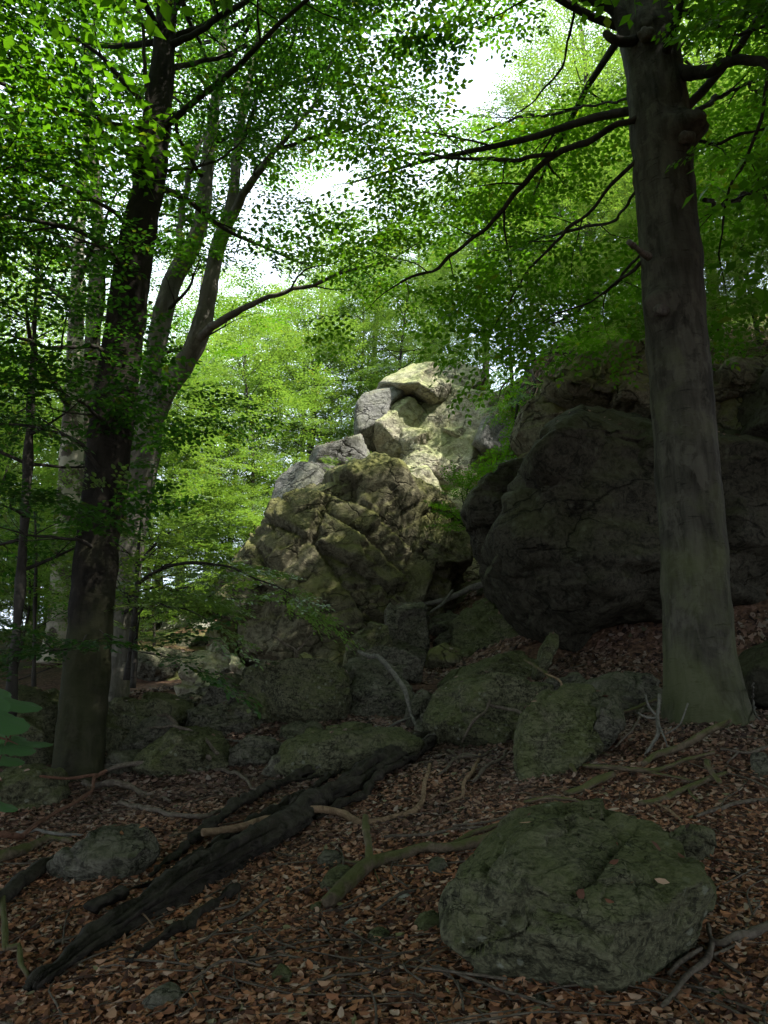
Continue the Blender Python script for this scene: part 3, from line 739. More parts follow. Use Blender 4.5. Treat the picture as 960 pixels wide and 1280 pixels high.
# ---------------------------------------------------------------- the big blocks below the crag
B = M_GREY; GR = M_GREEN
C3 = ((0.6, 0.08, 0.02), (0.22, 0.025, 0.01))
C4 = ((0.35, 0.045, 0.012), (0.13, 0.012, 0.006))
rocks = [
 ('big rounded mossy boulder half sunk in brown leaves in the foreground', [(552, 1132), (562, 1106), (600, 1080), (636, 1048), (668, 1024), (720, 1014), (790, 1014), (836, 1024), (866, 1050), (884, 1084), (904, 1116), (868, 1150), (862, 1180), (836, 1214), (800, 1244), (724, 1256), (650, 1250), (606, 1220), (588, 1186), (560, 1164)], 3.7, 0.6, GR, dict(level=7, grow=0.99, blocky=False, relk=0.9, boxy=3.6, planes=15, seed=3, lean=0.45, cells=((0.5, 0.05, 0.012), (0.16, 0.014, 0.006)), rough=0.025, rs=0.3)),
 ('small dark stone leaning against the right end of the big mossy boulder', [(846, 1046), (860, 1034), (890, 1038), (896, 1052), (886, 1078), (866, 1086)], None, 0.14, GR, dict(level=5, cells=C4)),
 ('flat grey-green rock lying in leaves at the left, below the dark roots', [(62, 1088), (84, 1062), (116, 1042), (150, 1036), (182, 1038), (190, 1068), (170, 1092), (130, 1106), (86, 1114)], None, 0.4, B, dict(level=5, seed=5, lean=0.6, cells=C4, rough=0.02)),
 ('tall tilted slab of green-grey rock standing left of the beech foot', [(638, 962), (644, 930), (660, 894), (686, 868), (720, 856), (748, 860), (758, 880), (742, 920), (714, 956), (688, 980), (650, 978)], None, 0.42, GR, dict(level=5, seed=11, lean=0.5, skew=0.3, cells=C4, rough=0.02)),
 ('dark rock wedged against the right side of the tilted slab', [(700, 956), (730, 920), (748, 872), (772, 878), (778, 910), (750, 935), (722, 956)], None, 0.3, B, dict(level=5, cells=C4)),
 ('low grey rock under twigs between the tilted slab and the beech foot', [(716, 880), (736, 854), (770, 842), (812, 846), (836, 866), (832, 900), (770, 905)], None, 0.5, B, dict(level=5, cells=C4)),
 ('wide dark boulder in the middle with a long crooked twig on its face', [(538, 900), (546, 866), (575, 850), (625, 846), (670, 852), (704, 872), (690, 905), (656, 938), (600, 944), (560, 934)], None, 0.8, GR, dict(level=6, seed=7, lean=0.3, cells=C3, rough=0.03)),
 ('mossy ledge of rock sloping up under the overhang', [(556, 858), (590, 832), (640, 818), (682, 824), (686, 850), (640, 862), (590, 866)], None, 0.8, GR, dict(level=5, lean=0.5, cells=C3)),
 ('broad green slab in the gully below the overhang', [(562, 812), (574, 778), (598, 752), (636, 738), (672, 766), (700, 800), (690, 838), (640, 836), (590, 830)], 13.2, 0.9, GR, dict(level=5, seed=2, lean=0.9, cells=C3)),
 ('long sloping rock bed of the gully under the grey fallen branch', [(524, 772), (540, 745), (570, 728), (612, 722), (640, 740), (625, 775), (590, 800), (548, 800)], 15.9, 0.9, GR, dict(level=5, seed=21, lean=1.0, cells=C3)),
 ('shadowed rock closing the gap between the mossy column and the gully head', [(548, 735), (556, 712), (580, 696), (606, 700), (612, 728), (584, 745)], 16.9, 0.7, M_DOME, dict(level=5, seed=22, lean=0.4, cells=C3)),
 ('topmost of the three squarish stones stacked in the gully', [(536, 788), (542, 772), (560, 764), (576, 772), (578, 788), (558, 796)], 14.0, 0.3, B, dict(level=4, cells=C4)),
 ('middle of the three squarish stones stacked in the gully', [(540, 806), (548, 794), (574, 788), (580, 802), (572, 812), (548, 812)], 13.7, 0.35, B, dict(level=4, cells=C4)),
 ('lowest and broadest of the three squarish stones stacked in the gully', [(532, 834), (538, 814), (556, 806), (574, 812), (576, 826), (556, 838)], None, 0.35, M_DOME, dict(level=4, cells=C4)),
 ('flat stone jutting out at the top of the gully beside the mossy column', [(526, 732), (532, 722), (552, 718), (566, 724), (566, 738), (540, 742)], None, 0.4, B, dict(level=4, cells=C4)),
 ('dark stone under the flat jutting stone at the gully top', [(536, 752), (540, 738), (560, 734), (568, 744), (560, 756)], 15.2, 0.35, B, dict(level=4, cells=C4)),
 ('pale angular stone at the head of the gully under leaf litter', [(570, 722), (574, 712), (586, 706), (594, 714), (590, 724), (578, 728)], None, 0.3, M_PALE, dict(level=4, cells=C4)),
 ('small brown stone behind the grey fallen branch in the gully', [(596, 742), (602, 728), (618, 722), (624, 736), (612, 746)], None, 0.3, B, dict(level=4, cells=C4)),
 ('upright dark square block at the foot of the crag', [(486, 800), (486, 768), (500, 752), (522, 750), (534, 764), (536, 790), (528, 842), (504, 850), (488, 840)], None, 0.6, B, dict(level=5, seed=9, lean=0.1, cells=C3)),
 ('rough rock with pointed top leaning on the upright dark block', [(438, 818), (444, 794), (464, 778), (484, 784), (490, 810), (484, 834), (450, 836)], 12.0, 0.5, GR, dict(level=5, cells=C3)),
 ('flat light-topped stone under the curved grey branch', [(440, 826), (470, 808), (506, 814), (528, 828), (522, 850), (470, 850)], 11.4, 0.5, B, dict(level=5, cells=C4)),
 ('pale grey pointed boulder below the curved grey branch', [(418, 880), (424, 850), (444, 826), (468, 822), (500, 838), (516, 866), (512, 900), (470, 914), (430, 908)], 10.6, 0.65, B, dict(level=5, seed=8, lean=0.4, cells=C3)),
 ('large flat-faced dark block left of the pale pointed boulder', [(296, 868), (320, 842), (360, 828), (410, 826), (432, 840), (434, 880), (424, 908), (380, 920), (320, 912)], None, 0.8, GR, dict(level=6, seed=6, lean=0.15, cells=C3)),
 ('light stone lying on the left shoulder of the large dark block', [(298, 858), (306, 838), (328, 828), (350, 832), (352, 846), (320, 862)], 11.6, 0.4, B, dict(level=4, cells=C4)),
 ('small stone lying behind the top of the large dark block', [(352, 842), (362, 826), (384, 820), (398, 832), (380, 844)], 12.2, 0.4, M_DOME, dict(level=4, cells=C4)),
 ('sunlit pointed yellowish boulder at the left foot of the crag', [(230, 886), (232, 846), (244, 820), (262, 808), (282, 820), (288, 846), (276, 880), (250, 896)], None, 0.5, M_TOWER, dict(level=5, seed=4, cells=C3)),
 ('small sunlit stone leaning on the pointed yellowish boulder', [(276, 846), (280, 824), (292, 820), (304, 836), (302, 860), (284, 866)], 12.5, 0.3, M_TOWER, dict(level=4, cells=C4)),
 ('dark wedge-shaped rock in front of the sunlit pointed boulder', [(244, 896), (262, 866), (290, 842), (308, 852), (318, 880), (304, 908), (262, 912)], None, 0.45, B, dict(level=5, cells=C4)),
 ('rounded grey rock below the wedge-shaped rock', [(232, 912), (240, 894), (274, 880), (312, 876), (330, 888), (328, 910), (290, 928), (250, 926)], None, 0.5, B, dict(level=5, seed=12, lean=0.4, cells=C4)),
 ('flat-topped grey slab in dappled light behind the forked tree', [(162, 842), (170, 820), (200, 812), (232, 816), (244, 828), (226, 846), (190, 856)], None, 0.8, B, dict(level=5, lean=0.6, cells=C3)),
 ('brownish rock leaning on the left side of the sunlit pointed boulder', [(190, 884), (198, 852), (220, 834), (240, 838), (240, 872), (222, 892)], 13.6, 0.5, M_DOME, dict(level=5, cells=C3)),
 ('broad low slab reaching right from behind the dark left trunk', [(118, 922), (126, 890), (152, 876), (200, 874), (236, 882), (236, 906), (214, 930), (160, 944)], None, 0.7, GR, dict(level=5, seed=13, lean=0.7, cells=C3)),
 ('dark hunched rock behind the bare root tangle', [(170, 968), (184, 936), (216, 916), (252, 912), (284, 930), (292, 956), (250, 976), (200, 976)], None, 0.6, GR, dict(level=5, seed=14, lean=0.3, cells=C4)),
 ('long dark ledge behind the upper end of the fallen trunk', [(344, 960), (356, 930), (384, 912), (430, 916), (500, 910), (530, 924), (510, 952), (440, 972), (380, 976)], None, 0.55, GR, dict(level=5, seed=15, lean=0.3, cells=C4)),
 ('small dark rock at the left end of the long dark ledge', [(296, 950), (306, 930), (334, 924), (352, 936), (346, 960), (316, 962)], None, 0.35, B, dict(level=4, cells=C4)),
 ('mossy dark rock behind the dark trunk at the left edge', [(-30, 960), (-20, 900), (10, 868), (46, 862), (76, 884), (84, 930), (60, 975)], None, 0.8, GR, dict(level=5, seed=16, cells=C3)),
 ('dark mossy rock below the left edge branches', [(-40, 1010), (-10, 970), (30, 955), (60, 965), (64, 1000), (20, 1025)], None, 0.5, GR, dict(level=5, seed=17, cells=C4)),
 ('sharp-edged slab tilted up in front of the broad low slab', [(150, 950), (158, 922), (182, 900), (214, 896), (222, 912), (196, 946), (168, 962)], None, 0.3, B, dict(level=5, planes=8, cut=(0.5, 0.8), relk=0.4, seed=401, cells=C4)),
 ('dark angular block wedged right of the hunched rock behind the roots', [(286, 960), (290, 936), (312, 920), (336, 926), (340, 950), (318, 966)], None, 0.3, B, dict(level=5, planes=8, cut=(0.5, 0.8), relk=0.4, seed=402, cells=C4)),
 ('angular block resting between the wedge-shaped rock and the large dark block', [(306, 900), (312, 872), (332, 858), (350, 868), (348, 900), (326, 912)], None, 0.35, GR, dict(level=5, planes=8, cut=(0.5, 0.8), relk=0.4, seed=403, cells=C4)),
 ('narrow upright block between the pale pointed boulder and the wide dark boulder', [(508, 912), (512, 880), (526, 862), (542, 872), (544, 900), (528, 920)], None, 0.3, B, dict(level=5, planes=8, cut=(0.5, 0.8), relk=0.4, seed=404, cells=C4)),
 ('slanting slab lying above the wide dark boulder in the gully mouth', [(548, 858), (566, 838), (604, 828), (622, 836), (604, 852), (572, 866)], None, 0.4, GR, dict(level=5, planes=8, cut=(0.5, 0.8), relk=0.4, seed=405, cells=C4)),
 ('angular block half hidden behind the top of the tilted slab', [(652, 896), (660, 866), (684, 850), (706, 860), (700, 886), (674, 902)], None, 0.35, B, dict(level=5, planes=8, cut=(0.5, 0.8), relk=0.4, seed=406, cells=C4)),
 ('flat-faced block at the foot of the crag left of the upright dark block', [(430, 836), (434, 806), (452, 792), (470, 800), (472, 832), (450, 846)], 12.6, 0.5, M_DOME, dict(level=5, planes=8, cut=(0.5, 0.8), relk=0.4, seed=407, cells=C4)),
 ('low angular stone in the leaves below the small square rock', [(330, 966), (342, 946), (366, 940), (380, 952), (368, 970), (346, 976)], None, 0.25, B, dict(level=4, planes=8, cut=(0.5, 0.8), relk=0.4, seed=408, cells=C4)),
 ('small square rock filling the gap below the large flat-faced dark block', [(346, 926), (352, 908), (376, 902), (398, 908), (402, 926), (372, 934)], None, 0.3, B, dict(level=4, cells=C4)),
 ('low stone between the pale pointed boulder and the long dark ledge', [(402, 926), (410, 908), (440, 902), (468, 908), (466, 924), (430, 930)], None, 0.3, GR, dict(level=4, cells=C4)),
 ('tilted thin slab propped behind the rounded grey rock', [(196, 900), (204, 880), (236, 866), (252, 872), (244, 898), (216, 908)], None, 0.3, B, dict(level=4, cells=C4)),
 ('small dark rock tucked against the wide dark boulder on its left', [(516, 920), (522, 898), (540, 890), (552, 904), (548, 926), (530, 932)], None, 0.28, B, dict(level=4, cells=C4)),
 ('low grey rock in front of the broad low slab', [(128, 962), (140, 944), (170, 938), (188, 950), (180, 968), (150, 972)], None, 0.3, B, dict(level=4, cells=C4)),
 ('dark block leaning on the right end of the wide dark boulder', [(690, 880), (700, 850), (722, 842), (732, 858), (722, 886), (702, 894)], None, 0.3, B, dict(level=4, cells=C4)),
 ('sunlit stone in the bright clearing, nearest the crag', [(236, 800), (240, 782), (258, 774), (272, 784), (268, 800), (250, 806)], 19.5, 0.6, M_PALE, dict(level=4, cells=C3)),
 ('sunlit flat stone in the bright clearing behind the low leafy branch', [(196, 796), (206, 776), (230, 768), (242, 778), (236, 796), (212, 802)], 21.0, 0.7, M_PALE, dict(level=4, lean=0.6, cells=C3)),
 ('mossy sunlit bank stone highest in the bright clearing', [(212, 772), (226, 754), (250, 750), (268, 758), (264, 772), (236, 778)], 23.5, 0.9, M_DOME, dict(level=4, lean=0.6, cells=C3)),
 ('dark shadowed rock at the clearing edge under the sunlit stones', [(218, 818), (228, 802), (252, 798), (268, 806), (262, 822), (236, 826)], 17.5, 0.6, B, dict(level=4, cells=C3)),
]
for k, (label, poly, Y, th, mat, kw) in enumerate(rocks):
    kw = dict(kw); kw.setdefault('seed', 40 + k); kw.setdefault('blocky', k % 3 > 0); kw.setdefault('relk', 1.1)
    cat = 'boulder' if kw.get('level', 5) >= 5 else 'stone'
    one_rock('boulder' if cat == 'boulder' else 'stone', label, poly, Y, th, mat, cat, **kw)

# small stones lying in the leaves
def stone(label, px, py, wpx, hpx, mat, seed, ang=0.0, pt=0.35):
    g = G(px, py + hpx * 0.25)
    rng = np.random.default_rng(seed)
    n = 9; poly = []
    for i in range(n):
        a = i / n * 2 * PI + rng.uniform(-0.25, 0.25)
        r = rng.uniform(0.75, 1.05)
        x, y = math.cos(a) * wpx / 2 * r, math.sin(a) * hpx / 2 * r
        poly.append((px + x * math.cos(ang) - y * math.sin(ang), py + x * math.sin(ang) + y * math.cos(ang)))
    s = g[1] / F * wpx
    o = one_rock('stone', label, poly, float(g[1]), s * pt, mat, 'stone', seed=seed, level=4, chips=14, planes=9, lean=0.5, cells=((s * 0.5, s * 0.04, s * 0.01),), rough=s * 0.03, rs=s * 0.4)
    return o
stone('small rounded stone alone in the leaves at the bottom centre', 352, 1222, 28, 30, GR, 301)
stone('mossy stone under the lower end of the mossy branch', 424, 1100, 46, 38, GR, 302, -0.3)
stone('dark stone behind the short upright stump of the mossy branch', 412, 1076, 38, 28, B, 303)
stone('round stone under the middle of the mossy branch', 546, 1083, 28, 26, B, 304)
stone('square stone touching the left side of the big mossy boulder', 536, 1154, 36, 36, GR, 305, 0.4)
stone('flat bluish stone below the middle of the mossy branch', 504, 1124, 24, 13, M_PALE, 306, -0.4)
stone('thin flat stone right of the fallen trunk, with its long side tilted', 436, 1158, 30, 14, M_PALE, 307, -0.5)
stone('flat stone below the tilted thin stone', 474, 1172, 32, 24, GR, 308, 0.3)
stone('narrow greenish stone at the left end of the mossy branch', 394, 1136, 22, 14, GR, 309, -0.7)
stone('narrow flat stone in leaves below the fallen trunk', 305, 1180, 30, 14, B, 310, -0.8)
stone('small grey stone near the bottom edge right of the big boulder', 900, 1248, 26, 22, GR, 311)
stone('small pale stone at the right edge among the leaves', 945, 1130, 20, 13, M_PALE, 312)
stone('grey stone at the right edge below the beech', 952, 960, 26, 40, B, 313)
stone('little stone tucked under the right of the big boulder bottom', 672, 1252, 26, 16, B, 314)
stone('dark stone half buried at the bottom left near the fallen trunk', 200, 1252, 50, 34, B, 315, -0.3)
stone('small stone at the very bottom beside the big boulder', 740, 1262, 22, 14, M_PALE, 316)

def lodged():
    """fallen leaves caught on ledges and rock tops"""
    T_ = np.concatenate(TOPS); rng = np.random.default_rng(8)
    keep = (vnoise(T_[:, :3] / 0.35, 4) > -0.05); T_ = T_[keep]; n = len(T_)
    p = T_[:, :3] + rng.normal(0, 0.02, (n, 3)) * [1, 1, 0] + T_[:, 3:] * 0.008; nn = T_[:, 3:] + rng.normal(0, 0.22, (n, 3)); nn /= np.linalg.norm(nn, axis=1)[:, None]
    a = np.cross(nn, rng.normal(size=(n, 3))); a /= np.linalg.norm(a, axis=1)[:, None]; b = np.cross(nn, a)
    L = rng.uniform(0.035, 0.062, n) * np.clip(p[:, 1] / 8, 1, 1.6); W = L * rng.uniform(0.45, 0.66, n)
    t = np.array([[-0.5, 0], [-0.15, 0.5], [0.22, 0.42], [0.5, 0], [0.22, -0.42], [-0.15, -0.5]])
    V = p[:, None] + a[:, None] * (t[None, :, 0] * L[:, None])[:, :, None] + b[:, None] * (t[None, :, 1] * W[:, None])[:, :, None] \
        + nn[:, None] * (np.abs(t[None, :, 1]) * W[:, None] * rng.uniform(0, 0.5, n)[:, None] + (t[None, :, 0] ** 2) * L[:, None] * rng.uniform(-0.3, 0.8, n)[:, None])[:, :, None]
    i = (np.arange(n) * 6)[:, None]
    f = np.concatenate([i + np.array([[0, 3, 2, 1]]), i + np.array([[0, 5, 4, 3]])])
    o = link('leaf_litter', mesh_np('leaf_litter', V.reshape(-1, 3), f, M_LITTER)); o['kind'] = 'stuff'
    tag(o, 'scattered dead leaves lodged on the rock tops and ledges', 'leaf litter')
lodged()
# ---------------------------------------------------------------- leaves and sprays
def spray_template(seed, L=0.85, nside=8, leaf=0.078, fine=True, gap=0.044):
    """a flat beech spray: a twig along +x with side twigs, leaves in two rows; returns (points, faces)"""
    rng = np.random.default_rng(seed)
    rows = []; tw = []
    def line(p0, ang, length, first):
        n = max(2, int(length / gap)); s = 1; e0 = len(tw)
        tw.append((p0, ang, length))
        bend = rng.uniform(-0.25, 0.25)
        for i in range(n):
            t = (i + 1) / n
            a = ang + bend * t
            q = p0 + np.array([math.cos(a), math.sin(a)]) * length * t
            if t > first:
                la = a + s * rng.uniform(0.7, 1.15) if i < n - 1 else a
                rows.append((q[0], q[1], la, leaf * rng.uniform(0.75, 1.15)))
            s = -s
    line(np.array([0.0, 0.0]), 0.0, L, 0.25)
    s = 1
    for k in range(nside):
        x = L * (0.10 + 0.8 * k / nside)
        ln = L * (0.50 - 0.40 * abs(k / nside - 0.25)) * rng.uniform(0.75, 1.1)
        line(np.array([x, 0.0]), s * rng.uniform(0.7, 1.0), ln, 0.12)
        s = -s
    V, Fc = [], []
    for (x, y, a, l) in rows:
        w = l * rng.uniform(0.56, 0.68)
        fold = rng.uniform(0.02, 0.35); tl = rng.normal(0, 0.18); roll = rng.normal(0, 0.22)
        z0 = -0.10 * (x * x) / L + rng.normal(0, 0.012)
        if fine:
            loc = [(0.02, 0, 0), (0.3, 0.46, 1), (0.68, 0.38, 1), (1, 0, 0), (0.68, -0.38, 1), (0.3, -0.46, 1)]
        else:
            loc = [(0.0, 0, 0), (0.45, 0.5, 1), (1, 0, 0), (0.45, -0.5, 1)]
        b = len(V)
        for (lx, ly, up) in loc:
            px_, py_ = lx * l, ly * w
            pz = abs(py_) * fold + py_ * roll + px_ * tl - lx * lx * l * 0.18
            V.append((x + px_ * math.cos(a) - py_ * math.sin(a), y + px_ * math.sin(a) + py_ * math.cos(a), z0 + pz))
        if fine: Fc += [(b, b + 1, b + 2), (b, b + 2, b + 3), (b, b + 3, b + 4), (b, b + 4, b + 5)]
        else: Fc += [(b, b + 1, b + 2), (b, b + 2, b + 3)]
    for (p0, a, ln) in tw:
        b = len(V); c_, s_ = math.cos(a), math.sin(a); w_ = 0.004
        z = lambda x: -0.10 * x * x / L
        V += [(p0[0] - s_ * w_, p0[1] + c_ * w_, z(p0[0])), (p0[0] + s_ * w_, p0[1] - c_ * w_, z(p0[0]) + 0.003), (p0[0] + c_ * ln, p0[1] + s_ * ln, z(p0[0] + c_ * ln))]
        Fc.append((b, b + 1, b + 2))
    return np.array(V), np.array(Fc)
SPRAY_FINE = [spray_template(10 + k) for k in range(5)]
SPRAY_MID = [spray_template(30 + k, fine=False) for k in range(5)]
SPRAY_FAR = [spray_template(50 + k, L=1.1, nside=7, leaf=0.12, fine=False, gap=0.085) for k in range(4)]

# foliage cut away along these lines to let sun onto the rocks and show sky
SHAFT = []       # (point, direction, radius, from, to)
def foliage_cut(p):
    """True where there is no foliage"""
    m = np.zeros(len(p), bool)
    for (c, d, r, t0, t1) in SHAFT:
        q = p - np.asarray(c); t = q @ np.asarray(d)
        dist = np.linalg.norm(q - t[:, None] * np.asarray(d)[None], axis=1)
        rag = 1 + (0.85 if t0 == -1.01 else 0.35) * vnoise(p / 0.6, 77)
        m |= (t > t0) & (t < t1) & (dist < (r + np.clip(t, 0, None) * (0.035 if t0 == -1.01 else 0)) * rag)
    return m

class Tree:
    def __init__(self, seed, templates, size=1.0):
        self.rng = np.random.default_rng(seed); self.W = Mesh(); self.S = []; self.T = templates; self.size = size
        self.limbs = []
    def spray(self, p, d, tilt=0.25, scale=1.0):
        self.S.append((*p, *d, tilt, scale))
    def twig(self, p0, d, length, r0, dens=1.0, droop=0.0, wood=True, keep=0.12, tilt=0.17):
        """a leafy branchlet: a thin bent tube with sprays in two rows and one at its tip"""
        rng = self.rng
        d = np.asarray(d, float); d /= np.linalg.norm(d)
        n = 5; pts = [np.asarray(p0, float)]; dd = d.copy()
        for i in range(n):
            dd = dd + rng.normal(0, 0.13, 3) + np.array([0, 0, -droop / n]); dd /= np.linalg.norm(dd)
            pts.append(pts[-1] + dd * length / n)
        pts = np.array(pts)
        if wood: tube(self.W, pts, np.linspace(r0, r0 * 0.25, n + 1), 4, 0.35)
        m = max(2, int(length / 0.30 * dens)); s = 1
        for i in range(m):
            t = keep + (1 - keep) * (i + rng.uniform(0.2, 0.8)) / m
            k = min(int(t * n), n - 1); f = t * n - k
            q = pts[k] * (1 - f) + pts[k + 1] * f
            ax = pts[k + 1] - pts[k]; ax /= np.linalg.norm(ax)
            side = np.cross(ax, [0, 0, 1.0]); side /= np.linalg.norm(side) + 1e-6
            sd = ax * rng.uniform(0.5, 1.0) + side * s * rng.uniform(0.5, 1.1); s = -s
            self.spray(q, sd, tilt, self.size * rng.uniform(0.7, 1.15))
        self.spray(pts[-1], pts[-1] - pts[-2], tilt, self.size * rng.uniform(0.8, 1.2))
        return pts
    def along(self, p, r, start=0.25, every=0.5, length=1.6, dens=1.0, droop=0.1, side_only=True, up=0.1):
        """side branchlets all along a limb"""
        rng = self.rng
        seg = np.linalg.norm(np.diff(p, axis=0), axis=1); cum = np.concatenate([[0], np.cumsum(seg)]); Lt = cum[-1]
        s = rng.uniform(0, every) + start * Lt; sg = 1
        while s < Lt:
            k = min(np.searchsorted(cum, s) - 1, len(p) - 2); k = max(k, 0)
            f = (s - cum[k]) / (seg[k] + 1e-9)
            q = p[k] * (1 - f) + p[k + 1] * f
            ax = p[k + 1] - p[k]; ax /= np.linalg.norm(ax) + 1e-9
            side = np.cross(ax, [0, 0, 1.0]); nn = np.linalg.norm(side)
            side = side / nn if nn > 0.2 else np.array([math.cos(s * 9), math.sin(s * 9), 0])
            d = ax * rng.uniform(0.3, 1.0) + side * sg * rng.uniform(0.6, 1.0) + np.array([0, 0, up + rng.normal(0, 0.15)])
            sg = -sg
            t = s / Lt
            ln = length * (1.15 - 0.55 * t) * rng.uniform(0.6, 1.15)
            self.twig(q, d, ln, max(0.006, min(0.022, r[k] * 0.5)), dens, droop)
            s += every * rng.uniform(0.7, 1.3)
        d = p[-1] - p[-2]
        self.twig(p[-1], d, length * 0.6, max(0.006, r[-1] * 0.8), dens, droop)
    def limb(self, p0, az, el, length, r0, every=0.5, tw=1.6, dens=1.0, droop=0.1, rise=0.0, start=0.25, sides=6):
        rng = self.rng
        d = np.array([math.cos(az) * math.cos(el), math.sin(az) * math.cos(el), math.sin(el)])
        n = 6; pts = [np.asarray(p0, float)]
        for i in range(n):
            d = d + rng.normal(0, 0.10, 3) + np.array([0, 0, rise / n]); d /= np.linalg.norm(d)
            pts.append(pts[-1] + d * length / n)
        p, r = tube(self.W, pts, np.linspace(r0, r0 * 0.2, n + 1) , sides, 0.4)
        self.along(p, r, start, every, tw, dens, droop)
        return p
    def leaf_arrays(self):
        S = np.array(self.S); S = S[~foliage_cut(S[:, :3] + S[:, 3:6] * 0.3)]
        rng = self.rng; n = len(S)
        which = rng.integers(0, len(self.T), n); V, Fc, off = [], [], 0
        d = S[:, 3:6] / np.linalg.norm(S[:, 3:6], axis=1)[:, None]
        d[:, 2] = np.clip(d[:, 2], -0.5, 0.45); d /= np.linalg.norm(d, axis=1)[:, None]
        y = np.cross(np.array([0, 0, 1.0])[None], d); y /= np.linalg.norm(y, axis=1)[:, None] + 1e-9
        z = np.cross(d, y)
        roll = rng.normal(0, 1, n) * S[:, 6]
        y2 = y * np.cos(roll)[:, None] + z * np.sin(roll)[:, None]; z2 = np.cross(d, y2)
        Rm = np.stack([d, y2, z2], 2) * S[:, 7][:, None, None]
        for w, (tv, tf) in enumerate(self.T):
            m = which == w
            if not m.any(): continue
            q = np.einsum('nij,kj->nki', Rm[m], tv) + S[m, :3][:, None]
            k = len(tv)
            V.append(q.reshape(-1, 3))
            Fc.append((tf[None] + (np.arange(m.sum()) * k)[:, None, None]).reshape(-1, 3) + off)
            off += k * m.sum()
        return np.concatenate(V), np.concatenate(Fc)

def make_tree_object(name, label, loc, T, leaf_mat_, wood_mat_, trunk=None, extra=(), group=None, cat='tree'):
    """trunk: a Mesh; T: branches and crown; extra: (name, Mesh, material) further parts"""
    t = thing(name, label, cat, loc, group)
    if trunk is not None: link('trunk', trunk.build('trunk', wood_mat_), t)
    if T is not None:
        if T.W.n: link('branches', T.W.build('branches', M_BRANCH), t)['kind'] = 'stuff'
        if T.S:
            v, f = T.leaf_arrays()
            link('crown', mesh_np('crown', v, f, leaf_mat_, smooth=False), t)['kind'] = 'stuff'
            STAT[name + ' ' + label[:20]] = len(f)
    for (n_, M_, mt) in extra: link(n_, M_.build(n_, mt), t)
    return t
STAT = {}
def copy_tree(t, loc, rot, scale, label, group=None, name=None):
    c = t.copy(); COL.objects.link(c); c.location = loc; c.rotation_euler = (0, 0, rot); c.scale = (scale,) * 3
    if name: c.name = name
    c['label'] = label
    if group: c['group'] = group
    elif 'group' in c: del c['group']
    for ch in list(t.children):
        k = ch.copy(); COL.objects.link(k); k.parent = c; k.matrix_parent_inverse = ch.matrix_parent_inverse.copy()
    return c

def pxpath(pts):
    """(px, py, Y, width in px) -> points and radii in metres"""
    q = np.array([P(a, b, Y) for a, b, Y, w in pts])
    r = np.array([w * axis_depth(q[i]) / F / 2 for i, (a, b, Y, w) in enumerate(pts)])
    return q, r

# corridors cut through the foliage, towards the sun and along view lines
tower = np.array([1.2, 18.0, 7.6]); sd = np.array(SUN_DIR[:])
SHAFT.append((tower, sd, 2.3, -1.5, 60))
SHAFT.append((np.array([-0.6, 17.2, 5.4]), sd, 0.7, -1, 60))
SHAFT.append((P(558, 672, 14.2), sd, 0.75, -1, 60))
SHAFT.append((P(600, 700, 16.5), sd, 0.45, -1, 60))
SHAFT.append((P(262, 840, 12.4), sd, 0.4, -1, 60))
gd = ray(580, 95); gd /= np.linalg.norm(gd)
_c0 = P(580, 95, 5.5)
SHAFT.append((_c0, gd, 0.32, -1.01, 60))            # cut along the view line so sky shows above the gully
gd2 = ray(448, 215); gd2 /= np.linalg.norm(gd2)
SHAFT.append((P(448, 215, 9), gd2, 0.15, -1.0, 60))
gd3 = ray(300, 335); gd3 /= np.linalg.norm(gd3)
SHAFT.append((P(300, 335, 10), gd3, 0.3, -1.01, 60))
gd4 = ray(22, 235); gd4 /= np.linalg.norm(gd4)
SHAFT.append((P(22, 235, 7), gd4, 0.2, -1.01, 60))

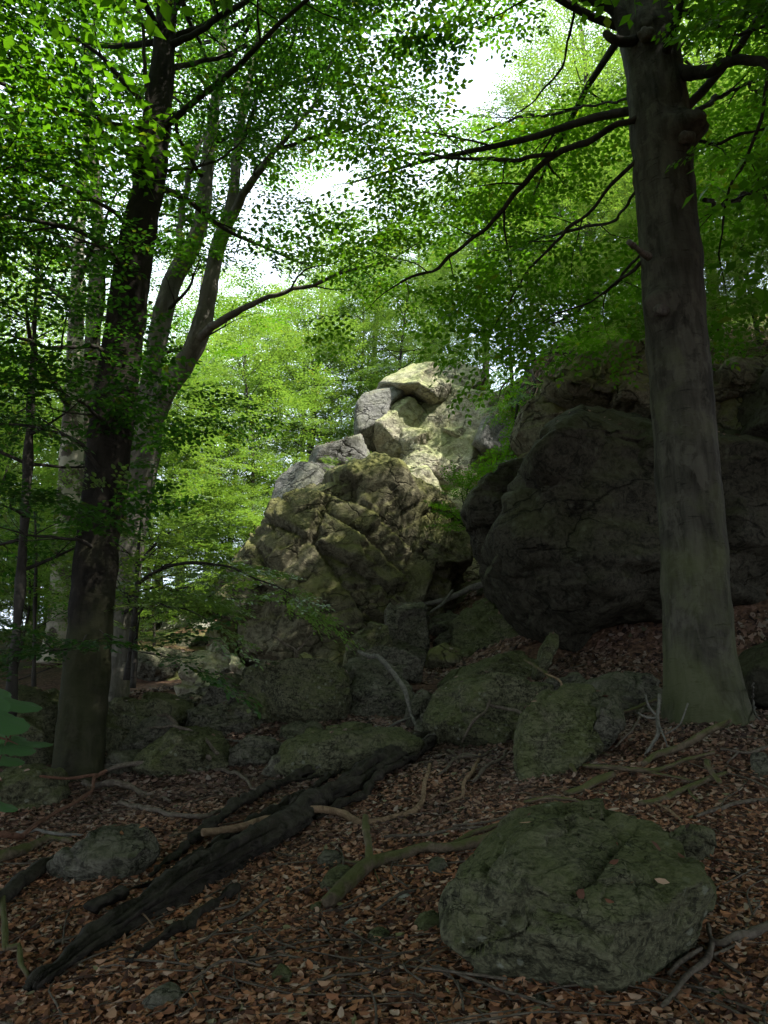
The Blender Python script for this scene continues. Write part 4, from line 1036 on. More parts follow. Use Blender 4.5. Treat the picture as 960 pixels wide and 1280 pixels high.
# ---------------------------------------------------------------- the thick beech on the right
def beech_right():
    tr = Mesh(); Y = 7.7
    path = [(886, 925, Y, 112), (883, 880, Y, 100), (876, 820, Y, 92), (871, 740, Y, 86), (864, 640, Y, 83), (857, 540, Y, 80), (848, 440, Y, 78), (841, 340, Y, 77), (832, 240, Y, 77), (827, 170, Y, 76), (820, 100, Y, 73), (808, 30, Y, 72), (795, -60, Y, 70), (780, -200, Y + .2, 66), (765, -420, Y + .4, 60), (755, -800, Y + .5, 48)]
    q, r = pxpath(path); r = r * 0.95
    knots = [((852, 165), 0.20, 0.26, 0.35), ((824, 380), 0.20, 0.17, -0.33), ((806, 35), 0.2, 0.12, -0.2), ((795, 232), 0.07, 0.07, -0.3), ((795, 180), 0.06, 0.05, -0.3), ((884, 720), 0.12, 0.02, -0.3)]
    bumps = []
    for (a, br, amp, fr) in knots:
        c = P(a[0], a[1], Y - 0.22); bumps.append((c, br, amp))
    tube(tr, q, r, 40, 0.06, rough=0.014, rscale=0.28, seed=2, flare=(0.22, 0.3), bumps=bumps, flute=0.045)
    T = Tree(5, SPRAY_FINE, 1.12)
    limbs = []
    def L(pts, every=0.45, tw=1.4, start=0.3, dens=1.0, leafy=True, droop=0.15, sides=8):
        M = Mesh(); a, b = pxpath(pts); p, rr = tube(M, a, b, sides, 0.10, rough=0.004, rscale=0.1, seed=int(pts[0][0]), wob=0.05)
        limbs.append(('limb', M, M_BRANCH))
        if leafy: T.along(p, rr, start, every, tw, dens, droop)
        return p, rr
    L([(850, 90, 7.5, 20), (868, 92, 7.3, 17), (890, 90, 7.1, 15), (915, 80, 6.9, 13), (960, 84, 6.6, 11), (1010, 100, 6.3, 9), (1080, 80, 6, 6)], start=0.6)
    L([(800, 55, 7.6, 26), (782, 38, 7.6, 22), (764, 15, 7.6, 16), (740, 3, 7.6, 13), (700, -8, 7.6, 11), (640, -40, 7.6, 9), (560, -70, 7.7, 6)], start=0.6)
    L([(795, 50, 7.5, 14), (770, 48, 7.4, 12), (758, 36, 7.35, 10)], leafy=False)
    L([(806, 138, 7.6, 9), (770, 160, 7.7, 8), (730, 176, 7.9, 9), (695, 192, 8.2, 8), (664, 220, 8.5, 7), (630, 258, 8.8, 6), (590, 300, 9.1, 5), (545, 332, 9.4, 4), (500, 350, 9.7, 3)], every=0.42, tw=1.3, start=0.35, dens=1.0)
    L([(694, 192, 8.2, 6), (665, 196, 8.3, 5.5), (620, 200, 8.5, 5), (565, 196, 8.8, 4), (525, 192, 9.0, 3)], every=0.4, tw=1.2, start=0.3)
    L([(800, 196, 7.7, 6), (770, 225, 7.9, 5), (735, 262, 8.2, 4), (700, 296, 8.5, 4), (665, 335, 8.8, 3), (640, 375, 9.1, 2)], every=0.42, tw=1.2)
    L([(812, 318, 7.7, 5), (780, 345, 8.0, 4), (745, 372, 8.3, 3), (700, 392, 8.6, 2)], every=0.45, tw=1.0)
    L([(870, 175, 7.6, 5), (905, 178, 7.4, 4), (960, 160, 7.2, 3)], every=0.6, tw=1.0)
    L([(960, 90, 6.7, 5), (950, 150, 7.0, 4.5), (935, 195, 7.3, 4), (912, 230, 7.6, 3.5), (905, 280, 7.9, 3), (900, 330, 8.2, 2)], every=0.5, tw=1.2)
    L([(846, 20, 7.6, 10), (875, 12, 7.5, 8), (900, 30, 7.4, 7), (915, 45, 7.3, 5), (960, 32, 7.1, 4), (1020, 20, 7, 3)], every=0.5, tw=1.3)
    L([(720, 0, 7.8, 4), (712, 40, 8.2, 3.5), (698, 90, 8.6, 3), (680, 110, 8.9, 2.5), (650, 140, 9.3, 2)], every=0.6, tw=0.9, dens=0.6)
    L([(800, 120, 7.8, 3.5), (750, 130, 8.6, 3), (700, 140, 9.4, 4), (640, 150, 10.2, 3), (600, 165, 10.8, 2)], every=0.4, tw=1.4)
    L([(805, 230, 7.8, 4), (770, 270, 8.8, 3.5), (720, 290, 9.8, 4), (660, 300, 10.8, 3), (610, 320, 11.6, 2)], every=0.4, tw=1.4)
    L([(815, 300, 7.8, 4), (780, 340, 9.0, 3.5), (730, 380, 10.2, 4), (680, 410, 11.2, 3)], every=0.4, tw=1.3)
    L([(880, 250, 7.8, 6), (905, 260, 9.0, 5), (935, 240, 10.2, 4), (960, 250, 11.4, 3)], every=0.45, tw=1.5)
    L([(870, 140, 7.8, 6), (900, 120, 9.0, 5), (940, 110, 10.2, 4), (980, 120, 11.4, 3)], every=0.45, tw=1.5)
    M = Mesh(); a, b = pxpath([(812, 322, 7.5, 9), (798, 312, 7.3, 8), (786, 303, 7.15, 7)]); tube(M, a, b, 8, 0.05, rough=0.01, rscale=0.05)
    # upper crown, above the frame: it shades the foot of the crag and the path
    rng = np.random.default_rng(9)
    top = q[-1]
    for k in range(26):
        f = (k + 0.5) / 26
        z = 8.2 + f * 9.0
        i = int(np.argmin(abs(q[:, 2] - min(z, top[2])))); base = q[i].copy(); base[2] = min(z, top[2])
        if z > top[2]: base = top + np.array([0, 0, 0])
        T.size = 1.25
        T.limb(base, k * 2.4, R(rng.uniform(5, 40)), rng.uniform(3.2, 5.2) * (1.1 - 0.45 * f), 0.06, every=0.75, tw=1.7, dens=0.75, droop=0.2, start=0.2)
    kn = Mesh()
    t = make_tree_object('beech_tree', 'thick smooth-barked beech with knots rising in front of the dark overhang', q[1], T, M_LEAF, M_BEECH, tr, limbs + [('broken_branch_stub', M, M_PALEW)])
    # dark scars round the knots
    for (a, br, amp, fr), w in zip(knots[:3], (0.15, 0.13, 0.17)):
        s = Mesh(); c = P(a[0] + (6 if a[0] > 840 else 2), a[1] + 8, Y - 0.36)
        v, f = ico(3); d = v * np.array([w * 0.62, 0.075, w * 0.5]) * (1 + 0.25 * vnoise(v * 2.2, int(a[0])))[:, None]
        s.add(d + c, f); link('knot', s.build('knot', M_KNOT), t)
    return t
M_KNOT = bark_mat('knot_bark', (0.05, 0.043, 0.036), (0.11, 0.10, 0.08), 0, 2.0)
beech_right()

# ---------------------------------------------------------------- trunks on the left
def dark_left():
    Y = 8.7; tr = Mesh()
    path = [(96, 1000, Y, 72), (98, 960, Y, 62), (104, 880, Y, 58), (112, 790, Y, 55), (120, 700, Y, 52), (130, 620, Y, 52), (140, 530, Y, 52), (152, 440, Y, 50), (162, 360, Y, 46), (174, 290, Y, 42), (186, 230, Y, 38), (194, 170, Y, 36), (200, 110, Y, 31), (206, 50, Y, 26), (212, -40, Y, 22), (216, -200, Y, 18), (225, -420, Y, 10)]
    q, r = pxpath(path)
    bumps = [(P(180, 202, Y - 0.12), 0.17, 0.22), (P(204, 252, Y - 0.1), 0.09, 0.08), (P(168, 400, Y - .2), .1, .04)]
    tube(tr, q, r, 28, 0.07, rough=0.014, rscale=0.25, seed=4, flare=(0.3, 0.25), bumps=bumps, flute=0.04)
    T = Tree(15, SPRAY_FINE); limbs = []
    def L(pts, every=0.42, tw=1.3, start=0.25, dens=1.0, droop=0.15):
        M = Mesh(); a, b = pxpath(pts); p, rr = tube(M, a, b, 7, 0.12, rough=0.003, rscale=0.1, seed=int(pts[0][0]), wob=0.05)
        limbs.append(('limb', M, M_BRANCH)); T.along(p, rr, start, every, tw, dens, droop)
    L([(178, 160, 8.7, 9), (150, 156, 8.5, 7), (115, 135, 8.3, 6), (60, 100, 8.1, 5), (0, 66, 7.9, 4), (-50, 40, 7.8, 3)])
    L([(166, 196, 8.6, 7), (140, 176, 8.4, 5), (110, 140, 8.2, 4), (90, 110, 8.0, 3)])
    L([(205, 214, 8.6, 4), (240, 208, 8.6, 3.5), (270, 200, 8.8, 3), (310, 175, 9.0, 2)], every=0.5, tw=1.0)
    L([(186, 150, 8.6, 6), (183, 80, 8.4, 5), (170, 0, 8.2, 4), (150, -60, 8, 3)])
    L([(165, 330, 8.6, 8), (120, 300, 8.3, 7), (60, 280, 8.0, 6), (0, 270, 7.8, 5), (-60, 262, 7.6, 3)], every=0.38, tw=1.3)
    L([(160, 350, 8.6, 7), (150, 330, 8.2, 6), (130, 310, 7.8, 5), (100, 300, 7.6, 3)], every=0.4, tw=1.0)
    L([(150, 450, 8.6, 7), (110, 430, 8.2, 6), (60, 430, 7.8, 5), (10, 420, 7.4, 4)], every=0.4, tw=1.2)
    L([(140, 540, 8.6, 6), (125, 520, 8.1, 5), (110, 508, 7.8, 4), (90, 500, 7.6, 3)], every=0.34, tw=0.8)
    L([(132, 600, 8.6, 6), (100, 560, 8.2, 5), (60, 540, 7.9, 4), (10, 535, 7.6, 3)], every=0.4, tw=1.0)
    L([(124, 690, 8.6, 5), (90, 670, 8.2, 4), (50, 665, 7.9, 3), (0, 660, 7.7, 2)], every=0.45, tw=0.9)
    L([(118, 780, 8.62, 1.6), (150, 806, 8.3, 1.6), (190, 820, 8.1, 2)], every=0.4, tw=0.6, start=0.1)
    L([(112, 790, 8.62, 1.6), (90, 812, 8.0, 1.6), (50, 818, 7.8, 2)], every=0.4, tw=0.7, start=0.1)
    L([(168, 310, 8.6, 7), (150, 270, 8.2, 6), (100, 240, 8.0, 5), (40, 215, 7.8, 4), (-20, 200, 7.6, 3)], every=0.36, tw=1.2)
    L([(196, 150, 8.6, 7), (150, 100, 8.4, 6), (110, 60, 8.2, 5), (50, 20, 8.0, 4)], every=0.38, tw=1.2)
    L([(206, 50, 8.6, 7), (230, 0, 8.6, 6), (270, -20, 8.6, 5), (320, -60, 8.6, 4)], every=0.38, tw=1.2)
    L([(206, 60, 8.7, 10), (260, 30, 8.4, 8), (320, 0, 8.1, 6), (380, -30, 7.9, 4)], every=0.42, tw=1.4)
    L([(204, 90, 8.7, 8), (250, 80, 9.2, 6), (310, 60, 9.6, 5), (370, 30, 10, 3)], every=0.42, tw=1.3)
    rng = np.random.default_rng(19); T.size = 1.25
    for k in range(18):
        f = (k + 0.5) / 18; z = 8.5 + f * 7.5
        i = int(np.argmin(abs(q[:, 2] - z)))
        T.limb(q[i], k * 2.4 + 1, R(rng.uniform(5, 45)), rng.uniform(2.8, 4.6) * (1.1 - 0.45 * f), 0.05, every=0.75, tw=1.6, dens=0.75, droop=0.2)
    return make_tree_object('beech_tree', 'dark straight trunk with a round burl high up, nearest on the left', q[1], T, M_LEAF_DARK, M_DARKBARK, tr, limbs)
dark_left()

def forked_tree():
    Y = 12.0; tr = Mesh()
    def run(M, pts, sides=22, flare=None, seed=0, bumps=()):
        a, b = pxpath(pts); return tube(M, a, b, sides, 0.08, rough=0.014, rscale=0.25, seed=seed, flare=flare, bumps=bumps, flute=0.05)
    run(tr, [(140, 905, Y, 42), (143, 870, Y, 34), (148, 800, Y, 36), (155, 720, Y, 40), (164, 650, Y, 42), (174, 590, Y, 44), (182, 540, Y, 40), (186, 505, Y, 32), (188, 470, Y, 22)], 30, (0.3, 0.3), 6, [(P(200, 565, Y - .1), .18, .08)])
    l1 = Mesh(); run(l1, [(180, 545, Y, 26), (186, 490, Y, 26), (194, 440, Y, 24), (204, 390, Y, 24), (216, 350, Y, 24), (236, 315, Y, 21), (250, 280, Y, 20), (257, 230, Y, 17), (262, 180, Y, 15), (270, 120, Y, 12), (280, 40, Y, 9), (290, -80, Y, 6)], 18, seed=7)
    l2 = Mesh(); run(l2, [(186, 540, Y - .05, 26), (204, 492, Y - .1, 28), (228, 458, Y - .15, 27), (246, 425, Y - .2, 25), (256, 390, Y - .2, 22), (264, 350, Y - .2, 19), (272, 310, Y - .2, 19), (284, 275, Y - .2, 18), (292, 240, Y - .2, 14), (296, 190, Y - .1, 11), (305, 130, Y, 9), (320, 60, Y, 6), (330, -30, Y, 4)], 18, seed=8)
    T = Tree(25, SPRAY_MID); limbs = [('fork', l1, M_GREYBARK), ('fork', l2, M_GREYBARK)]
    def L(pts, every=0.5, tw=1.5, start=0.25, dens=1.0, droop=0.15, leafy=True):
        M = Mesh(); a, b = pxpath(pts); p, rr = tube(M, a, b, 8, 0.12, rough=0.004, rscale=0.1, seed=int(pts[0][0]), wob=0.06)
        limbs.append(('limb', M, M_GREYBARK if pts[0][3] > 8 else M_BRANCH)); 
        if leafy: T.along(p, rr, start, every, tw, dens, droop)
    L([(284, 282, 11.8, 14), (305, 248, 11.6, 11), (325, 210, 11.4, 9), (352, 185, 11.2, 7), (390, 130, 11, 5), (420, 70, 10.8, 3)])
    L([(240, 430, 11.8, 12), (262, 412, 11.5, 11), (285, 395, 11.2, 10), (312, 384, 11, 8), (350, 370, 10.8, 6), (400, 352, 10.7, 5), (450, 335, 10.6, 4), (495, 318, 10.5, 3)], every=0.4, tw=1.2, start=0.45)
    L([(224, 340, 12, 9), (224, 290, 12.1, 9), (230, 235, 12.2, 8), (250, 180, 12.4, 6), (275, 150, 12.6, 3)])
    L([(262, 180, 12, 6), (300, 165, 12.2, 5), (350, 150, 12.5, 4), (400, 140, 12.8, 3)], every=0.5, tw=1.4)
    L([(257, 225, 12, 6), (230, 190, 11.4, 5), (210, 130, 11, 4), (200, 60, 10.6, 3)], every=0.5, tw=1.3)
    L([(296, 200, 11.8, 6), (330, 110, 11.4, 5), (360, 60, 11, 4), (375, 20, 10.7, 3)], every=0.5, tw=1.4)
    L([(352, 185, 11.2, 5), (400, 170, 11.2, 4), (440, 160, 11.3, 3), (470, 140, 11.5, 2)], every=0.45, tw=1.3)
    L([(200, 400, 12, 5), (230, 372, 11.8, 4), (240, 345, 11.5, 3)], every=0.5, tw=1.0)
    L([(150, 770, 11.9, 5), (185, 745, 11.4, 4), (215, 735, 11.0, 3), (240, 735, 10.7, 2)], every=0.5, tw=0.7, leafy=False)
    rng = np.random.default_rng(29); T.size = 1.3
    a, b = pxpath([(270, 120, Y, 1), (280, 40, Y, 1), (290, -80, Y, 1), (300, -180, Y, 1), (320, -30, Y, 1), (330, -30, Y, 1)])
    for k in range(22):
        base = a[k % len(a)]
        T.limb(base, k * 2.4, R(rng.uniform(0, 50)), rng.uniform(2.5, 4.6), 0.05, every=0.7, tw=1.7, dens=0.8, droop=0.2)
    base = P(143, 870, Y)
    return make_tree_object('forked_beech_tree', 'forked tree whose two pale grey stems part at mid height, behind the dark left trunk', base, T, M_LEAF, M_GREYBARK, tr, limbs)
forked_tree()

def slim(name, label, pts, seed, mat, sides=12, leaves=None, nl=6, lm=None, tw=1.0, every=0.5, zspan=(0.4, 1.0), ln=(1.2, 2.4), flare=(0.2, 0.2), rough=0.012, group=None):
    tr = Mesh(); q, r = pxpath(pts)
    p, rr = tube(tr, q, r, sides, 0.12, rough=rough, rscale=0.2, seed=seed, flare=flare)
    T = None
    if leaves is not None:
        T = Tree(seed, leaves); rng = np.random.default_rng(seed)
        for k in range(nl):
            f = zspan[0] + (zspan[1] - zspan[0]) * (k + rng.random()) / nl
            i = min(int(f * len(p)), len(p) - 1)
            T.limb(p[i], k * 2.4 + seed, R(rng.uniform(-5, 40)), rng.uniform(*ln), max(0.01, rr[i] * 0.45), every=every, tw=tw, droop=0.15, start=0.2)
    return make_tree_object(name, label, q[0], T, lm or M_LEAF, mat, tr, group=group)
slim('old_tree', 'tree with peeling pale patches on its bark, left of the dark trunk', [(70, 830, 14.5, 44), (76, 790, 14.5, 36), (80, 720, 14.5, 33), (84, 640, 14.5, 30), (90, 560, 14.5, 28), (93, 480, 14.5, 22), (95, 400, 14.5, 19), (97, 350, 14.5, 17), (100, 280, 14.5, 13), (110, 150, 14.5, 9), (120, 0, 14.5, 5)], 61, M_PATCH, 18, SPRAY_MID, 12, M_LEAF, 1.6, 0.6, (0.3, 1.0), (1.5, 3.2))
slim('beech_tree', 'slender grey trunk directly right of the tree with peeling pale patches', [(96, 830, 16.5, 26), (102, 700, 16.5, 24), (108, 580, 16.5, 22), (114, 470, 16.5, 20), (118, 380, 16.5, 18), (122, 280, 16.5, 15), (112, 130, 16.5, 12), (105, 20, 16.5, 8), (100, -60, 16.5, 5)], 62, M_BARK, 14, SPRAY_MID, 12, M_LEAF, 1.6, 0.7, (0.35, 1.0), (1.5, 3.5))
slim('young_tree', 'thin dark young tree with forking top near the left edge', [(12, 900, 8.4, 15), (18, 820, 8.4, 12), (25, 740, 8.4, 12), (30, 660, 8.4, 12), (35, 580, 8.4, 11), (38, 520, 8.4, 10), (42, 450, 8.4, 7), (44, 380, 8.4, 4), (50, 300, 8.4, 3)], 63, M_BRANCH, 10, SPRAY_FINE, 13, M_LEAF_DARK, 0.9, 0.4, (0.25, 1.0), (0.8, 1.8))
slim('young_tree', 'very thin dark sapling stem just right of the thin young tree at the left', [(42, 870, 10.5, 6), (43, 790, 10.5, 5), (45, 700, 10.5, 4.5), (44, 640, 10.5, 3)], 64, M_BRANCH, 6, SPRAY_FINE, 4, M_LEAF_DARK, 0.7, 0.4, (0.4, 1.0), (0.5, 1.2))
slim('sapling', 'low sapling spreading a flat leafy branch in front of the bright clearing', [(158, 850, 9.8, 7), (164, 800, 9.8, 6), (170, 750, 9.8, 5), (172, 700, 9.8, 4), (176, 650, 9.8, 3)], 65, M_BRANCH, 6, SPRAY_FINE, 3, M_LEAF_LIGHT, 0.6, 0.35, (0.5, 1.0), (0.6, 0.9))

def leafy_branch(name, label, paths, seed, lm, templates=SPRAY_FINE, every=0.3, tw=0.7, cat='branch', start=0.15, size=0.8, mat=None, tilt=0.2, dens=1.0):
    T = Tree(seed, templates, size); st = Mesh()
    for pts in paths:
        a, b = pxpath(pts); p, rr = tube(st, a, b, 6, 0.1, wob=0.03, seed=seed); T.along(p, rr, start, every, tw, dens, 0.1)
    t = thing(name, label, cat, pxpath(paths[0])[0][0])
    link('stem', st.build('stem', mat or M_BRANCH), t)
    if T.W.n: link('twigs', T.W.build('twigs', M_BRANCH), t)['kind'] = 'stuff'
    hold = SHAFT[:]; SHAFT.clear(); v, f = T.leaf_arrays(); SHAFT.extend(hold); link('foliage', mesh_np('foliage', v, f, lm, False), t)['kind'] = 'stuff'; STAT[name + label[:14]] = len(f)
    return t
leafy_branch('sapling', 'young beech with layered branches reaching right towards the crag foot', [
    [(166, 860, 10.0, 8), (168, 790, 10, 7), (172, 742, 10, 6), (185, 722, 9.9, 5), (215, 706, 9.8, 4.5), (260, 706, 9.6, 3.5), (300, 716, 9.5, 3), (345, 732, 9.4, 2)],
    [(172, 742, 10, 4), (200, 735, 10.4, 3.5), (240, 745, 10.7, 3), (280, 748, 11, 2)],
    [(170, 770, 10, 4), (190, 752, 9.6, 3), (215, 760, 9.3, 2), (240, 765, 9.1, 2)],
    [(172, 742, 10, 4), (176, 700, 10.2, 3.5), (200, 672, 10.5, 3), (240, 655, 10.8, 2)]], 71, M_LEAF_LIGHT, every=0.28, tw=0.75, cat='tree')
leafy_branch('bush', 'leafy bush growing in the cleft between the crag and the dark overhang', [
    [(596, 665, 14.2, 4), (592, 640, 14.1, 3), (584, 615, 14.0, 2), (590, 600, 13.9, 2)], [(596, 665, 14.2, 4), (606, 640, 14, 3), (612, 612, 13.8, 2), (622, 596, 13.7, 2)], [(596, 665, 14.2, 3), (584, 660, 14, 2), (574, 650, 13.9, 2)], [(598, 668, 14.2, 3), (590, 655, 13.8, 2), (580, 630, 13.7, 2)]], 72, M_LEAF, every=0.22, tw=0.45, cat='bush', size=0.55)
leafy_branch('bush', 'drooping leafy twigs hanging over the ledge right of the sunlit summit', [
    [(660, 455, 14.5, 5), (652, 490, 14.2, 4), (644, 525, 14.1, 3), (641, 556, 14, 2)], [(665, 450, 14.5, 4), (640, 470, 14.3, 3), (625, 490, 14.2, 2)], [(660, 455, 14.5, 4), (668, 480, 14, 3), (662, 505, 13.8, 2)], [(665, 450, 14.5, 4), (700, 440, 14.0, 3), (740, 450, 13.5, 2)]], 73, M_LEAF, every=0.25, tw=0.6, cat='bush', size=0.7)
leafy_branch('bush', 'small light green plant on the ledge above the domed rock', [
    [(428, 606, 15.6, 2), (426, 594, 15.5, 2), (420, 584, 15.4, 1)], [(432, 606, 15.6, 2), (440, 594, 15.5, 2), (448, 586, 15.4, 1)]], 74, M_LEAF_LIGHT, every=0.12, tw=0.22, cat='plant', size=0.3)
leafy_branch('bush', 'tuft of light green leaves on the brow of the domed rock', [
    [(478, 602, 15.6, 2), (476, 594, 15.5, 2), (470, 586, 15.4, 1)], [(482, 602, 15.6, 2), (492, 594, 15.5, 2), (500, 590, 15.4, 1)]], 75, M_LEAF_LIGHT, every=0.12, tw=0.22, cat='plant', size=0.26)

# ---------------------------------------------------------------- the forest behind and around: four kinds of tree, copied
def proto(seed, H, r, z0, rad, nl, templates, lm, size=1.2, tw=1.8, every=0.75, dens=0.75, wmat=None, label='', lean=0.4, name='beech_tree', shape=0.6):
    rng = np.random.default_rng(seed)
    n = 9
    pts = np.array([[lean * math.sin(seed + i * 0.5) * i / n + 0, lean * math.cos(seed * 1.7 + i * 0.45) * i / n, H * i / (n - 1) - 0.3] for i in range(n)]); pts[:, :2] -= pts[0, :2]
    tr = Mesh(); p, rr = tube(tr, pts, r * np.linspace(1, 0.12, n) ** 0.8, 12, 0.4, rough=r * 0.06, rscale=0.4, seed=seed, flare=(0.3, 0.3))
    T = Tree(seed, templates, size)
    for k in range(nl):
        f = (k + 0.5) / nl; z = z0 + f * (H - z0 - 0.3)
        i = int(np.argmin(abs(p[:, 2] - z)))
        ln = rad * (1 - f) ** shape * rng.uniform(0.75, 1.15) + 0.5
        T.limb(p[i], k * 2.4 + seed, R(rng.uniform(0, 35) + 25 * f), ln, max(0.015, rr[i] * 0.35), every=every, tw=tw * (1 - 0.4 * f), dens=dens, droop=0.15, start=0.15)
    return make_tree_object(name, label, (0, 0, 0), T, lm, wmat or M_BARK, tr)
def place(t, x, y, rot, s, label, group=None, first=False, dz=0.0):
    loc = (x, y, gz(x, y) + dz)
    if first:
        t.location = loc; t.rotation_euler = (0, 0, rot); t.scale = (s,) * 3; t['label'] = label
        if group: t['group'] = group
        return t
    return copy_tree(t, loc, rot, s, label, group)
_saved = SHAFT[:]; SHAFT.clear()      # the copies stand clear of the gap instead of being cut by it
tallA = proto(101, 19, 0.26, 5.5, 4.9, 40, SPRAY_FAR, M_LEAF, 1.25, dens=1.1, every=0.65)
tallB = proto(102, 16, 0.20, 3.5, 4.0, 32, SPRAY_FAR, M_LEAF_LIGHT, 1.1)
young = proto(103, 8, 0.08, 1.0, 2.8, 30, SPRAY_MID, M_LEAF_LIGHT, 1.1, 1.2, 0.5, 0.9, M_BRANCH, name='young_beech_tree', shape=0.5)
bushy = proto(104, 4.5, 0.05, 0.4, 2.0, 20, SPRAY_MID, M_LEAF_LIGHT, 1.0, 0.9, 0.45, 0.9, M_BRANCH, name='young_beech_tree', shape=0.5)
SHAFT.extend(_saved)
ga = 'tall beeches deeper in the forest'; gy = 'young beeches growing behind the rocks'; go = 'tall trees around the path whose crowns shade it'
used = set()
def put(t, x, y, s, label, group=None, dz=0.0):
    key = t.name; first = key not in used; used.add(key)
    return place(t, x, y, (x * 7.3 + y * 3.1) % 6.28, s, label, group, first, dz)
LB = 'tall leafy beech standing far behind the sunlit left clearing'
LR = 'tall beech on the slope behind the dark overhanging rocks'
LO = 'tall beech beside the path, its crown shading the leaf-covered ground'
# around the path (they throw the shade)
for (x, y, s) in [(6.5, -1.0, 1.0), (3.0, -4.5, 1.05), (10.5, 3.0, 1.0), (13.5, 8.0, 1.0), (-2.5, -3.5, 0.95), (-6.5, 3.0, 0.95), (8.0, -6.5, 1.1), (14.5, -2.0, 1.1), (-9.5, 8.5, 0.9), (11.5, 12.0, 0.8), (9.6, 9.0, 0.85), (-7, -4, 1.0), (4.8, 0.2, 0.95), (-5.6, 0.4, 0.95), (0.3, -2.2, 1.0), (7.5, 3.4, 0.9), (-8.2, 5.2, 0.9), (17, 4, 1.1), (0, -8, 1.1), (12, -8, 1.1), (-12, 0, 1.0), (-5, -9, 1.0), (18.5, 10.5, 1.0)]:
    put(tallA, x, y, s, LO, go)
# behind the crag, left: the sunlit wood
for (x, y, s) in [(-13.5, 27, 1.0), (-8.5, 33, 1.0), (-3.5, 36, 1.0), (2.0, 34, 0.8), (-18, 36, 1.1), (-12, 42, 1.1), (-5, 46, 1.1), (3, 47, 0.9), (-22, 24, 0.9), (-16, 19, 0.8), (-12.5, 14.5, 0.8), (-28, 40, 1.1), (-20, 50, 1.1), (-24, 33, 1.0), (-14, 32, 1.0), (-15, 23, 0.9), (-18.5, 28, 1.0), (-11, 20.5, 0.75), (-0.5, 31, 0.85), (-9, 40, 1.1)]:
    put(tallB, x, y, s, LB, ga)
# on the slope behind the overhang
for (x, y, s) in [(6.2, 21, 0.75), (9.0, 19.5, 0.8), (12.5, 21, 0.9), (8.0, 27, 0.9), (14, 28, 1), (4.0, 29, 0.75), (19, 24, 1.0), (11, 34, 1), (18, 36, 1.1)]:
    put(tallB, x, y, s, LR, 'tall beeches on the slope behind the overhang')
for (x, y, s, lb) in [
    (-6.0, 20.0, 0.9, 'young beech with layered sunlit leaves just right of the forked pale stems'),
    (-4.2, 23.5, 1.05, 'young beech with layered sunlit leaves nearest the left shoulder of the crag'),
    (-7.5, 24, 1.0, 'young beech seen between the forked tree and the crag, further back than its neighbours'),
    (-2.6, 25.5, 1.1, 'young beech whose leaves show above the grey shoulder block of the crag'),
    (-9.5, 19.0, 0.85, 'young beech behind the two trunks at the left, lit in patches'),
    (-5.5, 28, 1.15, 'tallest young beech in the sunlit gap left of the crag'),
    (-1.0, 27.5, 1.1, 'young beech rising behind the left edge of the broken summit'),
    (-10.5, 25, 1.1, 'young beech far behind the tree with peeling pale patches'),
    (0.6, 25.5, 1.0, 'young beech directly behind the top of the summit')]:
    put(young, x, y, s, lb, gy)
for (x, y, s, lb) in [
    (3.6, 20.5, 0.8, 'young beech just right of the sunlit summit'),
    (5.0, 18.0, 0.75, 'young beech above the capstone of the overhang'),
    (6.6, 17.0, 0.7, 'young beech left of the thick beech, on top of the overhang'),
    (8.6, 16.6, 0.75, 'young beech right of the thick beech, on top of the overhang'),
    (10.2, 17.5, 0.9, 'young beech at the right edge above the roof slab'),
    (4.6, 22.5, 0.95, 'young beech on the slope behind the one beside the summit'),
    (7.4, 21.0, 0.9, 'young beech half hidden behind the thick beech trunk'),
    (5.8, 15.6, 0.5, 'low leafy beech growing at the rim of the capstone'),
    (8.2, 14.2, 0.5, 'low leafy beech growing right above the roof slab')]:
    put(young, x, y, s, lb, 'young beeches on the slope behind the overhang')
for (x, y, s, lb) in [
    (-5.0, 17.6, 0.6, 'low bushy sapling closest to the crag foot in the bright clearing'),
    (-7.2, 18.2, 0.7, 'low bushy sapling in the middle of the bright clearing'),
    (-3.6, 20.8, 0.7, 'low bushy sapling behind the pale slab of the crag'),
    (-8.6, 15.8, 0.7, 'low bushy sapling beside the foot of the forked tree'),
    (-12.5, 18.5, 1.2, 'low bushy sapling at the far left edge behind the trunks'),
    (-14.5, 22.0, 1.4, 'broad low sapling seen between the thin dark young tree and the left edge'),
    (-11.0, 21.5, 1.3, 'low bushy sapling between the patchy trunk and the dark left trunk'),
    (-16.0, 26.0, 1.5, 'rounded bushy sapling far back at the left edge'),
    (-6.5, 14.3, 0.75, 'bushy sapling just behind the thin dark young tree at the left edge'),
    (-7.9, 17.2, 0.9, 'bushy sapling behind the foot of the tree with peeling pale patches'),
    (-5.6, 14.8, 0.5, 'little bushy sapling between the dark left trunk and the patchy one'),
    (-10.4, 16.5, 0.9, 'low bushy sapling behind the thin dark young tree'),
    (-6.2, 22.0, 0.9, 'low bushy sapling above the sunlit stones'),
    (-3.0, 23.0, 0.8, 'low bushy sapling furthest back beside the crag'),
    (-6.1, 16.2, 0.45, 'smallest bushy sapling between the sunlit stones'),
    (-8.0, 20.5, 0.8, 'low bushy sapling behind the forked tree'),
    (-5.0, 25.0, 1.0, 'broad bushy sapling deep in the clearing')]:
    put(bushy, x, y, s, lb, 'low saplings in the clearing')
print('STAT', {k: v for k, v in STAT.items()}, sum(STAT.values()))
